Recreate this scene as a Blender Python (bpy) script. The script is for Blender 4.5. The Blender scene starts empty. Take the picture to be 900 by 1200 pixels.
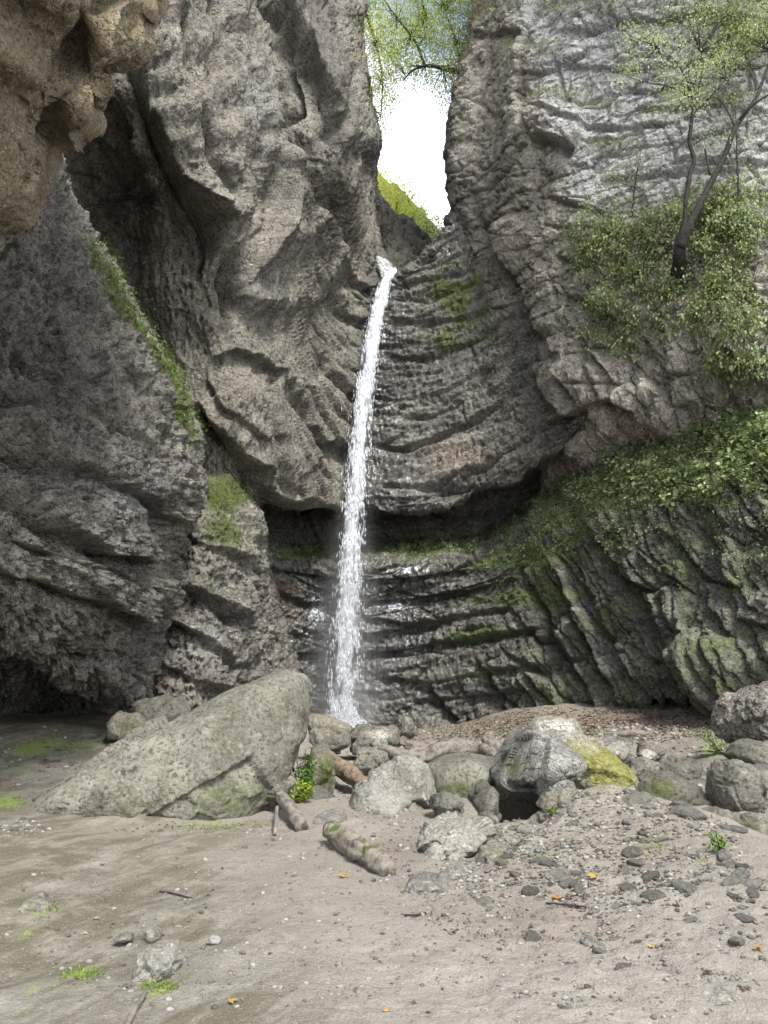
import bpy, math, random, time
import numpy as np
from mathutils import Vector
from mathutils.bvhtree import BVHTree
T0 = time.time()
rng = np.random.default_rng(7)
random.seed(7)
SC = bpy.context.scene
COL = SC.collection
F = 901.0; PITCH = math.radians(11.9); CAMZ = 1.6
CP, SP = math.cos(PITCH), math.sin(PITCH)
STEP = 1.4        # surface sample spacing of the rock, about this many photo pixels

def at(px, py, Y):
    """world point seen at photo pixel (px,py) and standing Y metres ahead"""
    px, py, Y = np.broadcast_arrays(np.asarray(px, float), np.asarray(py, float), np.asarray(Y, float))
    vx = (px-450)/F; vy = (600-py)/F
    dy = CP-SP*vy; dz = SP+CP*vy
    return np.stack([Y*vx/dy, Y, CAMZ+Y*dz/dy], -1)
def proj(p):
    y = p[..., 1]; z = p[..., 2]-CAMZ
    f = np.maximum(CP*y+SP*z, 0.05); u = -SP*y+CP*z
    return 450+F*p[..., 0]/f, 600-F*u/f

# ---------------------------------------------------------------- noise
def _h(ix, iy, iz, s=0):
    h = (ix.astype(np.int64)*374761393+iy.astype(np.int64)*668265263+iz.astype(np.int64)*2147483647+s*1274126177) & 0xffffffff
    h = ((h ^ (h >> 13))*1274126177) & 0xffffffff
    h = ((h ^ (h >> 15))*2246822519) & 0xffffffff
    return h ^ (h >> 16)
def perlin(p, s=0):
    i = np.floor(p).astype(np.int64); f = p-i
    w = f*f*f*(f*(f*6-15)+10)
    r = 0
    G = np.array([[1,1,0],[-1,1,0],[1,-1,0],[-1,-1,0],[1,0,1],[-1,0,1],[1,0,-1],[-1,0,-1],[0,1,1],[0,-1,1],[0,1,-1],[0,-1,-1],[1,1,0],[-1,1,0],[0,-1,1],[0,-1,-1]], float)
    for a in (0, 1):
        for b in (0, 1):
            for c in (0, 1):
                g = G[_h(i[..., 0]+a, i[..., 1]+b, i[..., 2]+c, s) & 15]
                d = g[..., 0]*(f[..., 0]-a)+g[..., 1]*(f[..., 1]-b)+g[..., 2]*(f[..., 2]-c)
                r = r+d*(w[..., 0] if a else 1-w[..., 0])*(w[..., 1] if b else 1-w[..., 1])*(w[..., 2] if c else 1-w[..., 2])
    return r
def fbm(p, o=4, s=0, g=0.5, ridge=False):
    r = 0; a = 1; t = 0
    for k in range(o):
        n = perlin(p*(2.03**k)+k*17.3, s+k)
        if ridge: n = 1-2.2*np.abs(n)-0.45
        r = r+a*n; t += a; a *= g
    return r/t*(1.6 if not ridge else 1)
def worley(p, s=0, jit=1.0):
    i = np.floor(p).astype(np.int64)
    f1 = np.full(p.shape[:-1], 9.); f2 = f1.copy(); cid = np.zeros(p.shape[:-1], np.int64); off = np.zeros(p.shape)
    for a in (-1, 0, 1):
        for b in (-1, 0, 1):
            for c in (-1, 0, 1):
                h = _h(i[..., 0]+a, i[..., 1]+b, i[..., 2]+c, s)
                q = np.stack([i[..., 0]+a+.5+jit*((h & 1023)/1023.-.5), i[..., 1]+b+.5+jit*(((h >> 10) & 1023)/1023.-.5), i[..., 2]+c+.5+jit*(((h >> 20) & 1023)/1023.-.5)], -1)
                dv = p-q; d = np.sqrt((dv**2).sum(-1))
                n = d < f1
                f2 = np.where(n, f1, np.minimum(f2, d))
                cid = np.where(n, h, cid); off = np.where(n[..., None], dv, off); f1 = np.where(n, d, f1)
    return f1, f2, cid, off
def plates(p, s=0, jit=.9, tilt=.8):
    """broken rock: each cell is a tilted plane at its own height; (height about -1..1, distance to the edge)"""
    f1, f2, cid, off = worley(p, s, jit)
    c = _h(cid, cid >> 3, cid >> 7, s+5)
    r = ((c & 255)/127.5-1)
    t = np.stack([((c >> 8) & 255)/127.5-1, ((c >> 16) & 255)/127.5-1, ((c >> 24) & 255)/127.5-1], -1)
    return r+tilt*(off*t).sum(-1), f2-f1
def sm(a, b, x):
    t = np.clip((x-a)/(b-a), 0, 1); return t*t*(3-2*t)
def rot2(x, y, deg):
    c, s = math.cos(math.radians(deg)), math.sin(math.radians(deg)); return x*c+y*s, -x*s+y*c

def sdist(px, py, line):
    """signed distance to a polyline (positive on its left-hand side as seen in the picture, y down) and position 0..1 along"""
    line = np.asarray(line, float)
    seg = np.hypot(*(line[1:]-line[:-1]).T); tot = seg.sum(); acc = 0
    best = np.full(px.shape, 1e9); sg = np.ones(px.shape); tt = np.zeros(px.shape)
    for (x0, y0), (x1, y1), L in zip(line[:-1], line[1:], seg):
        dx, dy = (x1-x0)/L, (y1-y0)/L
        t = np.clip((px-x0)*dx+(py-y0)*dy, 0, L)
        ex = px-x0-t*dx; ey = py-y0-t*dy; d = np.hypot(ex, ey)
        cr = dx*(py-y0)-dy*(px-x0)
        n = d < best-1e-6
        best = np.where(n, d, best); sg = np.where(n, np.where(cr < 0, 1., -1.), sg); tt = np.where(n, (acc+t)/tot, tt); acc += L
    return best, sg, tt
def ledge(px, py, line, up, down, fall=40, fall2=14, soft=2.5, end=.12):
    """rock stands proud by `up` metres on the left-hand side of the line and is cut back by `down` on the other"""
    d, s, t = sdist(px, py, line)
    e = sm(0, end, t)*sm(0, end, 1-t) if end else 1
    k = sm(-soft, soft, d*s); m = np.stack([px/37., py/37., 0*px+up*9], -1)
    e = e*np.clip(.95+.8*perlin(m, 301), .1, 1.8)
    return e*(k*up*np.exp(-(d/(fall*1.9))**1.3)-(1-k)*down*np.exp(-(d/(fall2*1.25))**1.4))
def crack(px, py, line, dep, w=3, end=.1):
    d, s, t = sdist(px, py, line)
    return -dep*np.exp(-(d/w)**2)*sm(0, end, t)*sm(0, end, 1-t)
def blob(px, py, cx, cy, rx, ry, ang=0):
    x, y = rot2(px-cx, py-cy, ang)
    return np.exp(-((x/rx)**2+(y/ry)**2))
def blobs(px, py, lst):
    r = np.zeros(px.shape)
    for b in lst: r = np.maximum(r, b[0]*blob(px, py, *b[1:]))
    return r

# ---------------------------------------------------------------- meshes
def tag(o, label=None, cat=None, group=None, kind=None):
    if label: o['label'] = label
    if cat: o['category'] = cat
    if group: o['group'] = group
    if kind: o['kind'] = kind
    return o
def add_attr(me, name, a):
    at_ = me.attributes.new(name, 'FLOAT', 'POINT'); at_.data.foreach_set('value', np.ascontiguousarray(a, np.float32).ravel())
def mk(name, V, Fc, mat=None, attrs=None, parent=None, smooth=True, nv=4, loc=None):
    """one mesh object from numpy arrays; Fc is (n,nv)"""
    V = np.asarray(V, float).reshape(-1, 3)
    if loc is not None: V = V-np.asarray(loc)
    me = bpy.data.meshes.new(name); Fc = np.asarray(Fc)
    me.vertices.add(len(V)); me.vertices.foreach_set('co', V.astype(np.float32).ravel())
    n, k = Fc.shape
    me.loops.add(n*k); me.loops.foreach_set('vertex_index', Fc.astype(np.int32).ravel())
    me.polygons.add(n); me.polygons.foreach_set('loop_start', np.arange(0, n*k, k, dtype=np.int32)); me.polygons.foreach_set('loop_total', np.full(n, k, np.int32))
    me.update(calc_edges=True)
    if smooth: me.polygons.foreach_set('use_smooth', np.ones(n, bool))
    for a, b in (attrs or {}).items(): add_attr(me, a, b)
    if mat: me.materials.append(mat)
    me.validate()
    o = bpy.data.objects.new(name, me); COL.objects.link(o)
    if loc is not None and parent is None: o.location = Vector(loc)
    if parent: o.parent = parent
    return o
def empty(name, loc=(0, 0, 0)):
    o = bpy.data.objects.new(name, None); o.location = Vector(loc); COL.objects.link(o); o.empty_display_size = .2
    return o
def grid_faces(R, C):
    i = np.arange(R-1)[:, None]*C+np.arange(C-1)[None]
    return np.stack([i, i+1, i+C+1, i+C], -1).reshape(-1, 4)
def cr_weights(n, ts):
    """catmull-rom weights of n control points at parameters ts (0..n-1)"""
    W = np.zeros((len(ts), n+2))
    k = np.clip(np.floor(ts).astype(int), 0, n-2); t = ts-k
    w = np.stack([-.5*t+t*t-.5*t**3, 1-2.5*t*t+1.5*t**3, .5*t+2*t*t-1.5*t**3, -.5*t*t+.5*t**3], 1)
    for j in range(4): W[np.arange(len(ts)), k+j] += w[:, j]
    M = W[:, 1:-1].copy()
    M[:, 0] += 2*W[:, 0]; M[:, 1] -= W[:, 0]; M[:, -1] += 2*W[:, -1]; M[:, -2] -= W[:, -1]
    return M
def samples(d, vis):
    out = []
    for k, L in enumerate(d):
        m = min(420, max(5, int(L/STEP))) if vis[k] else max(5, int(L/(STEP*7)))
        out.append(k+np.arange(m)/m)
    out.append([len(d)]); return np.concatenate(out)
def patch(ctrl):
    A = np.array(ctrl, float); R, C, _ = A.shape
    C3 = at(A[..., 0], A[..., 1], A[..., 2])
    inb = (A[..., 0] > -60) & (A[..., 0] < 960) & (A[..., 1] > -60) & (A[..., 1] < 1230)
    dc = np.hypot(A[:, 1:, 0]-A[:, :-1, 0], A[:, 1:, 1]-A[:, :-1, 1]); vc = (inb[:, 1:] | inb[:, :-1]).any(0)
    dr = np.hypot(A[1:, :, 0]-A[:-1, :, 0], A[1:, :, 1]-A[:-1, :, 1]); vr = (inb[1:] | inb[:-1]).any(1)
    m3c = np.linalg.norm(C3[:, 1:]-C3[:, :-1], axis=-1); m3r = np.linalg.norm(C3[1:]-C3[:-1], axis=-1)
    tc = samples(np.maximum(np.minimum(dc, 400).mean(0), m3c.mean(0)*np.where(vc, 17, 5)), vc)
    tr = samples(np.maximum(np.minimum(dr, 400).mean(1), m3r.mean(1)*np.where(vr, 17, 5)), vr)
    S = np.einsum('ra,abk,cb->rck', cr_weights(R, tr), C3, cr_weights(C, tc))
    du = np.gradient(S, axis=1); dv = np.gradient(S, axis=0)
    N = np.cross(du, dv); N /= np.linalg.norm(N, axis=-1, keepdims=True)+1e-9
    px, py = proj(S); view = np.array([0, 0, CAMZ])-S
    vis = (px > 0) & (px < 900) & (py > 0) & (py < 1200)
    flip = ((N*view).sum(-1)[vis] > 0).mean() < .5
    if flip: N = -N
    uu, vv = np.meshgrid(tc, tr)
    return S, N, px, py, uu, vv, flip
SURF = {}
def build_patch(name, ctrl, fn, mat, label, cat, cap_back=6.0):
    S, N, px, py, uu, vv, flip = patch(ctrl)
    d, attrs = fn(S, N, px, py, uu, vv)
    V = S+N*d[..., None]
    R, C = V.shape[:2]
    Fc = grid_faces(R, C)
    if flip: Fc = Fc[:, ::-1]
    attrs = {k: np.broadcast_to(a, (R, C)) for k, a in attrs.items()}
    # real thickness: a back skin behind the face, joined round the border
    back = V+(np.array([0, 1., 0])*cap_back+np.sign(V[..., :1])*np.array([.6, 0, 0])*cap_back if not isinstance(cap_back, tuple) else np.array(cap_back))
    br = np.unique(np.linspace(0, R-1, 24).astype(int)); bc = np.unique(np.linspace(0, C-1, 24).astype(int))
    B = back[np.ix_(br, bc)]; nb = R*C
    BF = grid_faces(len(br), len(bc))+nb
    if not flip: BF = BF[:, ::-1]
    allV = np.concatenate([V.reshape(-1, 3), B.reshape(-1, 3)])
    fl = [Fc, BF]
    def strip(fi, bi):     # fi front ids, bi back ids with index positions matching br/bc
        q = []
        for (a0, a1, b0, b1) in zip(fi[:-1], fi[1:], bi[:-1], bi[1:]): q.append([a0, a1, b1, b0])
        return np.array(q)
    nbC = len(bc)
    for r in (0, len(br)-1): fl.append(strip([br[r]*C+c for c in bc], [nb+r*nbC+k for k in range(nbC)]))
    for c in (0, nbC-1): fl.append(strip([r*C+bc[c] for r in br], [nb+k*nbC+c for k in range(len(br))]))
    ats = {k: np.concatenate([a.ravel(), np.zeros(B.shape[0]*B.shape[1])]) for k, a in attrs.items()}
    o = mk(name, allV, np.concatenate(fl), mat, ats)
    tag(o, label, cat, kind='structure')
    n2 = np.cross(np.gradient(V, axis=1), np.gradient(V, axis=0)); n2 /= np.linalg.norm(n2, axis=-1, keepdims=True)+1e-9
    if flip: n2 = -n2
    SURF[name] = dict(V=V, N=n2, px=px, py=py)
    tri = BVHTree.FromPolygons(V.reshape(-1, 3).tolist(), Fc.tolist()); SURF[name]['bvh'] = tri
    print(name, R*C, round(time.time()-T0, 1))
    return o
def hit(px, py, names):
    d = at(px, py, 1.)-np.array([0, 0, CAMZ]); d /= np.linalg.norm(d)
    best = None
    for n in names:
        loc, nor, _, dist = SURF[n]['bvh'].ray_cast(Vector((0, 0, CAMZ)), Vector(d))
        if loc is not None and (best is None or dist < best[2]): best = (np.array(loc), np.array(nor), dist)
    return best
# ---------------------------------------------------------------- materials
class NT:
    def __init__(s, name):
        s.m = bpy.data.materials.new(name); s.m.use_nodes = True; s.t = s.m.node_tree; s.t.nodes.clear()
        s.out = s.t.nodes.new('ShaderNodeOutputMaterial')
        s.co = s.t.nodes.new('ShaderNodeTexCoord').outputs['Object']
    def n(s, typ, **kw):
        nd = s.t.nodes.new(typ)
        for k, v in kw.items(): setattr(nd, k, v)
        return nd
    def set(s, sock, v):
        if isinstance(v, bpy.types.NodeSocket): s.t.links.new(v, sock)
        elif isinstance(v, (tuple, list)) and len(v) == 3 and sock.type == 'RGBA': sock.default_value = (*v, 1)
        else: sock.default_value = v
    def math(s, op, a, b=0., c=0., clamp=False):
        nd = s.n('ShaderNodeMath', operation=op, use_clamp=clamp)
        s.set(nd.inputs[0], a); s.set(nd.inputs[1], b); s.set(nd.inputs[2], c); return nd.outputs[0]
    def mix(s, f, a, b, blend='MIX'):
        nd = s.n('ShaderNodeMix', data_type='RGBA', blend_type=blend, clamp_factor=True)
        s.set(nd.inputs[0], f); s.set(nd.inputs[6], a); s.set(nd.inputs[7], b); return nd.outputs[2]
    def ramp(s, v, lo, hi, a=0., b=1.):
        nd = s.n('ShaderNodeMapRange', interpolation_type='SMOOTHSTEP')
        s.set(nd.inputs[0], v); s.set(nd.inputs[1], lo); s.set(nd.inputs[2], hi); s.set(nd.inputs[3], a); s.set(nd.inputs[4], b); return nd.outputs[0]
    def map(s, scale, rot=(0, 0, 0), co=None):
        nd = s.n('ShaderNodeMapping'); s.set(nd.inputs[0], co or s.co)
        nd.inputs['Scale'].default_value = scale if isinstance(scale, tuple) else (scale,)*3
        nd.inputs['Rotation'].default_value = tuple(math.radians(a) for a in rot); return nd.outputs[0]
    def noise(s, scale=1., det=4., rough=.55, dist=0., co=None, lac=2.):
        nd = s.n('ShaderNodeTexNoise'); s.set(nd.inputs['Vector'], co or s.co)
        nd.inputs['Scale'].default_value = scale; nd.inputs['Detail'].default_value = det
        nd.inputs['Roughness'].default_value = rough; nd.inputs['Distortion'].default_value = dist; nd.inputs['Lacunarity'].default_value = lac
        return nd.outputs['Fac']
    def vor(s, scale, feat='F1', co=None, out='Distance', rand=1.):
        nd = s.n('ShaderNodeTexVoronoi', feature=feat); s.set(nd.inputs['Vector'], co or s.co)
        nd.inputs['Scale'].default_value = scale; nd.inputs['Randomness'].default_value = rand; return nd.outputs[out]
    def attr(s, name, out='Fac'):
        nd = s.n('ShaderNodeAttribute', attribute_name=name); return nd.outputs[out]
    def bump(s, h, strength, dist, normal=None):
        nd = s.n('ShaderNodeBump'); s.set(nd.inputs['Height'], h); nd.inputs['Strength'].default_value = strength; nd.inputs['Distance'].default_value = dist
        if normal: s.set(nd.inputs['Normal'], normal)
        return nd.outputs[0]
    def bsdf(s, col, rough=.85, normal=None, spec=.3, **kw):
        nd = s.n('ShaderNodeBsdfPrincipled'); s.set(nd.inputs['Base Color'], col); s.set(nd.inputs['Roughness'], rough)
        s.set(nd.inputs['Specular IOR Level'], spec)
        if normal: s.set(nd.inputs['Normal'], normal)
        for k, v in kw.items(): s.set(nd.inputs[k], v)
        return nd.outputs[0]
    def end(s, sh): s.t.links.new(sh, s.out.inputs['Surface']); return s.m

def rock_mat(name, c1, c2, c3, moss=((.04, .055, .014), (.11, .13, .03)), scale=1., bands=None, tintc=(.4, .41, .43), bumpd=.07, lich=.25, lichc=(.42, .43, .38), streak=False, vary=False):
    """c1/c2 mottled base, c3 dark tone; attributes moss / wet / tint steer moss, wetness, second stone colour"""
    t = NT(name); S = scale
    big = t.noise(.35*S, 4, .6, .6); mid = t.noise(2.2*S, 6, .65, .4); fine = t.noise(14*S, 6, .7); mic = t.noise(60*S, 3, .7)
    col = t.mix(t.ramp(big, .38, .62), c1, c2)
    pt = t.noise(1.1*S, 6, .62, .5)
    col = t.mix(t.ramp(pt, .52, .68, 0, .8), col, tuple(min(1, a*1.4) for a in c1))
    col = t.mix(t.ramp(pt, .48, .34, 0, .6), col, tuple(a*1.6 for a in c3))
    col = t.mix(t.ramp(t.noise(1., 5, .6, .4, co=t.map((2.2, 2.2, .3))), .52, .68, 0, .45), col, tuple(a*1.5 for a in c3))
    tn = t.math('ADD', t.attr('tint'), t.math('MULTIPLY', t.math('SUBTRACT', t.noise(1.3*S, 5, .7, .3), .5), 1.4))
    col = t.mix(t.math('MULTIPLY', t.ramp(tn, .35, .8), t.ramp(t.attr('tint'), 0, .15)), col, tintc)
    if bands:                      # colour banding of the beds
        bn = t.noise(1., 5, .65, .4, co=t.map(bands[0], bands[1]))
        col = t.mix(t.ramp(bn, .42, .6, 0, .5), col, c3)
    col = t.mix(t.math('MULTIPLY', t.ramp(fine, .4, .5, .85, 0), t.ramp(mid, .36, .54, .35, 1.)), col, c3)                    # dark grit in the dips of the fine bump noise
    col = t.mix(t.math('MULTIPLY', t.ramp(fine, .54, .66, 0, .7), t.ramp(mid, .58, .45)), col, tuple(min(1, a*1.6) for a in c1))
    hol = t.vor(11*S, 'F1', co=t.map((1, 1, .6)))
    col = t.mix(t.math('MULTIPLY', t.ramp(hol, .14 if vary else .22, .05 if vary else .08), t.ramp(mid, .45, .6)), col, c3)
    col = t.mix(t.math('MULTIPLY', t.ramp(t.noise(5*S, 6, .75, .2), .56, .66), lich), col, lichc)    # lichen
    wet = t.attr('wet')
    mo = t.attr('moss')
    mn = t.math('ADD', mo, t.math('MULTIPLY', t.math('SUBTRACT', t.noise(6*S, 6, .75), .5), 1.1))
    mf = t.math('MULTIPLY', t.math('MULTIPLY', t.ramp(mn, .35, .85), t.ramp(mo, .02, .12)), .9)
    mc = t.mix(t.ramp(t.noise(9*S, 4, .7), .35, .65), moss[0], moss[1])
    mc = t.mix(t.ramp(mic, .4, .6, .5, 0), mc, tuple(a*.5 for a in moss[0]))
    col = t.mix(t.ramp(wet, 0, 1, 0, .62), col, t.mix(.35, c3, (.02, .02, .025)))
    oi = t.n('ShaderNodeObjectInfo').outputs['Random'] if vary else .5
    col = t.mix(1., col, t.mix(oi, (.78, .76, .72), (1.28, 1.24, 1.14)), 'MULTIPLY') if vary else col
    col = t.mix(mf, col, mc)
    if streak:                       # sky sheen on the wet wall, painted in as pale streaks
        fl = t.math('ADD', t.attr('painted_sheen'), t.math('MULTIPLY', t.math('SUBTRACT', t.noise(1., 5, .7, .5, co=t.map((8, 8, .9))), .5), 2.4))
        col = t.mix(t.math('MULTIPLY', t.ramp(fl, .85, 1.15), t.ramp(t.attr('painted_sheen'), .05, .3)), col, (.6, .63, .68))
    wv = t.n('ShaderNodeVectorMath', operation='ADD'); t.set(wv.inputs[0], t.co); nn_ = t.n('ShaderNodeTexNoise'); nn_.inputs['Scale'].default_value = 3*S; t.set(nn_.inputs['Vector'], t.co); t.set(wv.inputs[1], t.map((.35/S,)*3, co=nn_.outputs['Color']))
    h = t.math('ADD', t.math('MULTIPLY', fine, .8), t.math('MULTIPLY', mic, .22))
    h = t.math('ADD', h, t.math('MULTIPLY', t.vor(4.5*S, 'F1', co=wv.outputs[0]), -.45 if vary else -.9))
    h = t.math('ADD', h, t.math('MULTIPLY', t.ramp(t.vor(2.6*S, 'DISTANCE_TO_EDGE', co=wv.outputs[0]), 0, .05), 0. if vary else .4))
    h = t.math('ADD', h, t.math('MULTIPLY', t.ramp(t.vor(9*S, 'DISTANCE_TO_EDGE'), 0, .08), 0. if vary else .2))
    nb = t.bump(h, 1., bumpd)
    wn = t.ramp(t.math('MULTIPLY', wet, t.ramp(mid, .25, .55)), .1, .7)
    rough = t.math('ADD', .88, t.math('MULTIPLY', wn, -.3))
    rough = t.math('MAXIMUM', rough, t.math('MULTIPLY', mf, .95))
    return t.end(t.bsdf(col, rough, nb, t.math('ADD', .25, t.math('MULTIPLY', wn, 0.)), **({'Coat Weight': t.math('MULTIPLY', wn, .8), 'Coat Roughness': .16, 'Coat Normal': t.bump(t.noise(1., 4, .5, .6, co=t.map((7, 7, .9))), .7, .12)} if streak else {})))

def leaf_mat(name, cols, trans=.35, rough=.5):
    """leaf colour chosen per leaf by attribute lv (0..1) among cols"""
    t = NT(name); lv = t.attr('lv'); c = cols[0]
    nd = t.n('ShaderNodeValToRGB'); r = nd.color_ramp
    while len(r.elements) < len(cols): r.elements.new(.5)
    for k, cc in enumerate(cols): r.elements[k].position = k/(len(cols)-1); r.elements[k].color = (*cc, 1)
    t.set(nd.inputs[0], lv); c = nd.outputs[0]
    b = t.bsdf(c, rough, None, .25)
    tr = t.n('ShaderNodeBsdfTranslucent'); t.set(tr.inputs[0], t.mix(.4, c, (.25, .35, .03)))
    mx = t.n('ShaderNodeMixShader'); mx.inputs[0].default_value = trans; t.t.links.new(b, mx.inputs[1]); t.t.links.new(tr.outputs[0], mx.inputs[2])
    return t.end(mx.outputs[0])
def bark_mat(name, c1, c2, moss=0.):
    t = NT(name); n = t.noise(1., 6, .7, .5, co=t.map((11, 11, 9))); m = t.noise(3, 5, .6)
    col = t.mix(t.ramp(n, .35, .6), c2, c1)
    if moss: col = t.mix(t.ramp(m, .5-.2*moss, .62), col, (.06, .08, .02))
    return t.end(t.bsdf(col, .85, t.bump(n, .8, .03), .2))
def simple_mat(name, c, rough=.7, var=.3):
    t = NT(name); n = t.noise(8, 5, .65)
    return t.end(t.bsdf(t.mix(t.ramp(n, .3, .7, 0, var), c, tuple(a*.4 for a in c)), rough, t.bump(n, .4, .02), .3))

M = {}
M['left'] = rock_mat('grey_brown_rock', (.19, .175, .141), (.138, .127, .104), (.042, .038, .031), tintc=(.27, .27, .26), scale=1.)
M['near'] = rock_mat('dark_pitted_rock', (.265, .243, .203), (.172, .16, .136), (.036, .033, .028), tintc=(.33, .33, .32), scale=1.3, lich=.35, lichc=(.3, .29, .27))
M['over'] = rock_mat('brown_ceiling_rock', (.32, .268, .175), (.245, .205, .132), (.11, .09, .06), tintc=(.34, .295, .2), scale=2.2, lich=.2, lichc=(.3, .26, .18))
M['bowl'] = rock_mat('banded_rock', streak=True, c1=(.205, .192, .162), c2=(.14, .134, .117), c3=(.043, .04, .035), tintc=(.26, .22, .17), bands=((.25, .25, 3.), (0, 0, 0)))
M['right'] = rock_mat('pale_limestone', (.3, .272, .222), (.235, .215, .178), (.075, .067, .056), tintc=(.325, .323, .312), lich=.15, lichc=(.4, .4, .39), scale=1.1)
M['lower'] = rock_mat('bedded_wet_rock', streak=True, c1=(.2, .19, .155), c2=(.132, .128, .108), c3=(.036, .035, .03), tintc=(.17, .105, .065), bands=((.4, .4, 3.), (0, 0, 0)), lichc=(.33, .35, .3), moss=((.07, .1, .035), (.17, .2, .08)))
M['stone'] = rock_mat('boulder_stone', moss=((.05, .058, .022), (.125, .135, .045)), c1=(.175, .172, .15), c2=(.115, .112, .095), c3=(.055, .05, .038), vary=True, tintc=(.38, .38, .36), scale=1.6, bumpd=.05, lich=.4, lichc=(.33, .33, .3))
M['paler'] = rock_mat('cream_stone', (.29, .28, .23), (.21, .2, .16), (.1, .09, .065), moss=((.13, .14, .025), (.27, .26, .06)), tintc=(.45, .44, .38), scale=1.6, bumpd=.05, lich=.4, lichc=(.45, .45, .38))
M['darker'] = rock_mat('dark_grey_stone', (.23, .228, .205), (.15, .148, .128), (.055, .052, .042), moss=((.05, .06, .02), (.13, .14, .04)), tintc=(.36, .36, .34), scale=1.8, bumpd=.05, lich=.4, lichc=(.32, .32, .3))
M['speck'] = rock_mat('speckled_stone', (.24, .24, .225), (.15, .15, .133), (.09, .09, .07), vary=True, tintc=(.5, .5, .49), scale=2.2, bumpd=.05, lich=.6, lichc=(.48, .48, .46))
M['leafgrn'] = leaf_mat('green_leaves', [(.02, .045, .01), (.05, .1, .018), (.1, .17, .03), (.2, .28, .06)])
M['leafpale'] = leaf_mat('pale_leaves', [(.06, .085, .035), (.15, .19, .085), (.27, .33, .16), (.42, .48, .28)])
M['leafyel'] = leaf_mat('yellow_green_leaves', [(.07, .13, .02), (.15, .23, .035), (.3, .36, .06), (.5, .45, .06)], .5)
M['canopy'] = leaf_mat('backlit_leaves', [(.14, .2, .06), (.26, .33, .09), (.42, .47, .12), (.6, .56, .12)], .6)  # leaf colours lightened to carry the sky light from behind
M['autumn'] = leaf_mat('autumn_leaves', [(.2, .3, .04), (.34, .4, .05), (.55, .52, .06), (.7, .56, .06)], .5)
M['leafdry'] = leaf_mat('olive_leaves', [(.06, .07, .03), (.13, .15, .06), (.21, .23, .1), (.33, .33, .16)], .25)
M['litter'] = leaf_mat('fallen_leaves', [(.05, .035, .025), (.1, .07, .05), (.17, .12, .085), (.27, .21, .155)], .1, .8)
M['yleaf'] = leaf_mat('yellow_fallen_leaf', [(.42, .27, .05), (.34, .15, .04)], .2)
M['bark'] = bark_mat('dark_bark', (.032, .028, .024), (.013, .011, .01))
M['log'] = bark_mat('weathered_wood', (.17, .155, .128), (.07, .06, .048))
M['logbrown'] = bark_mat('brown_wood', (.2, .155, .11), (.075, .055, .038))
M['logmoss'] = bark_mat('mossy_wood', (.19, .172, .137), (.075, .065, .05), -.55)
# ---------------------------------------------------------------- cliffs
def base_noise(S, px, py, amp=1., pit=.05, sc=1., seed=0, an=(1, 1, 1)):
    q = S*np.array(an)
    d = .25*fbm(q*.35*sc, 3, seed)+.06*fbm(q*1.3*sc, 3, seed+9, ridge=True)
    d = d+.09*plates(q*1.1*sc+.3*fbm(q*1.5, 2, seed+3)[..., None], seed+2)[0]
    d = d+.05*plates(q*3.1*sc+.3*fbm(q*4., 2, seed+4)[..., None], seed+6)[0]
    d = d*amp
    d = d+.03*plates(q*7*sc+.3*fbm(q*9., 2, seed+5)[..., None], seed+7)[0]
    f1 = worley(q*np.array([8, 8, 4.5])*sc+.5*fbm(q*5, 2, seed+8)[..., None], seed+11)[0]
    d = d-pit*3.*sm(.5, .08, f1)*sm(-.6, .3, fbm(q*1.1, 2, seed+12))
    d = d+pit*.8*fbm(q*11*sc, 3, seed+20, .7, ridge=True)
    return d
def wob(px, py, S, a=5, f=.9, s=0):
    return px+a*fbm(S*f, 3, 60+s), py+a*fbm(S*f+9.1, 3, 61+s)
def row(y, *xs): return [(x, y, Y) for x, Y in xs]
Z0 = 0.*0

# --- big cliff on the left
LU = [row(-380, (-260, 11), (20, 13), (130, 14.5), (220, 17), (290, 19.5), (330, 21), (345, 23), (360, 27)),
      row(-100, (-150, 11.5), (60, 13), (150, 15), (240, 17), (310, 19.5), (345, 20.5), (365, 22), (370, 27)),
      row(60, (-100, 12.5), (60, 15), (160, 15.3), (250, 17), (320, 19.5), (360, 20), (388, 21), (392, 27)),
      row(170, (-100, 13.5), (60, 17), (165, 16), (255, 17), (325, 20), (370, 20.2), (402, 21.5), (405, 27)),
      row(240, (-80, 14), (80, 17.6), (180, 16.8), (262, 17.6), (328, 20.8), (378, 22.2), (412, 24), (424, 28)),
      row(300, (-50, 14), (105, 18.4), (195, 17.8), (272, 18.2), (330, 21.2), (385, 23.6), (424, 25.6), (442, 28)),
      row(400, (0, 15), (150, 18.8), (210, 18.6), (280, 19), (338, 21.8), (385, 24), (430, 25.7), (470, 27)),
      row(500, (60, 16), (190, 19.2), (235, 18.8), (290, 19.3), (343, 21.8), (388, 24), (435, 25.5), (480, 26)),
      row(575, (100, 17), (215, 19.8), (255, 19.4), (300, 20), (345, 21.8), (390, 23.8), (435, 25.2), (480, 25.4)),
      [(130, 610, 18), (230, 600, 20.6), (265, 600, 20.8), (302, 600, 21.5), (350, 603, 22.4), (395, 600, 24), (435, 597, 25), (480, 597, 25.2)],
      [(130, 622, 22), (230, 606, 25), (265, 606, 25), (303, 608, 25.5), (350, 610, 26.5), (395, 606, 27), (435, 604, 28), (480, 603, 28)],
      [(130, 720, 23), (230, 700, 26), (265, 690, 26), (303, 690, 27), (350, 690, 28), (395, 690, 28.5), (435, 690, 29), (480, 690, 29)]]
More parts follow.
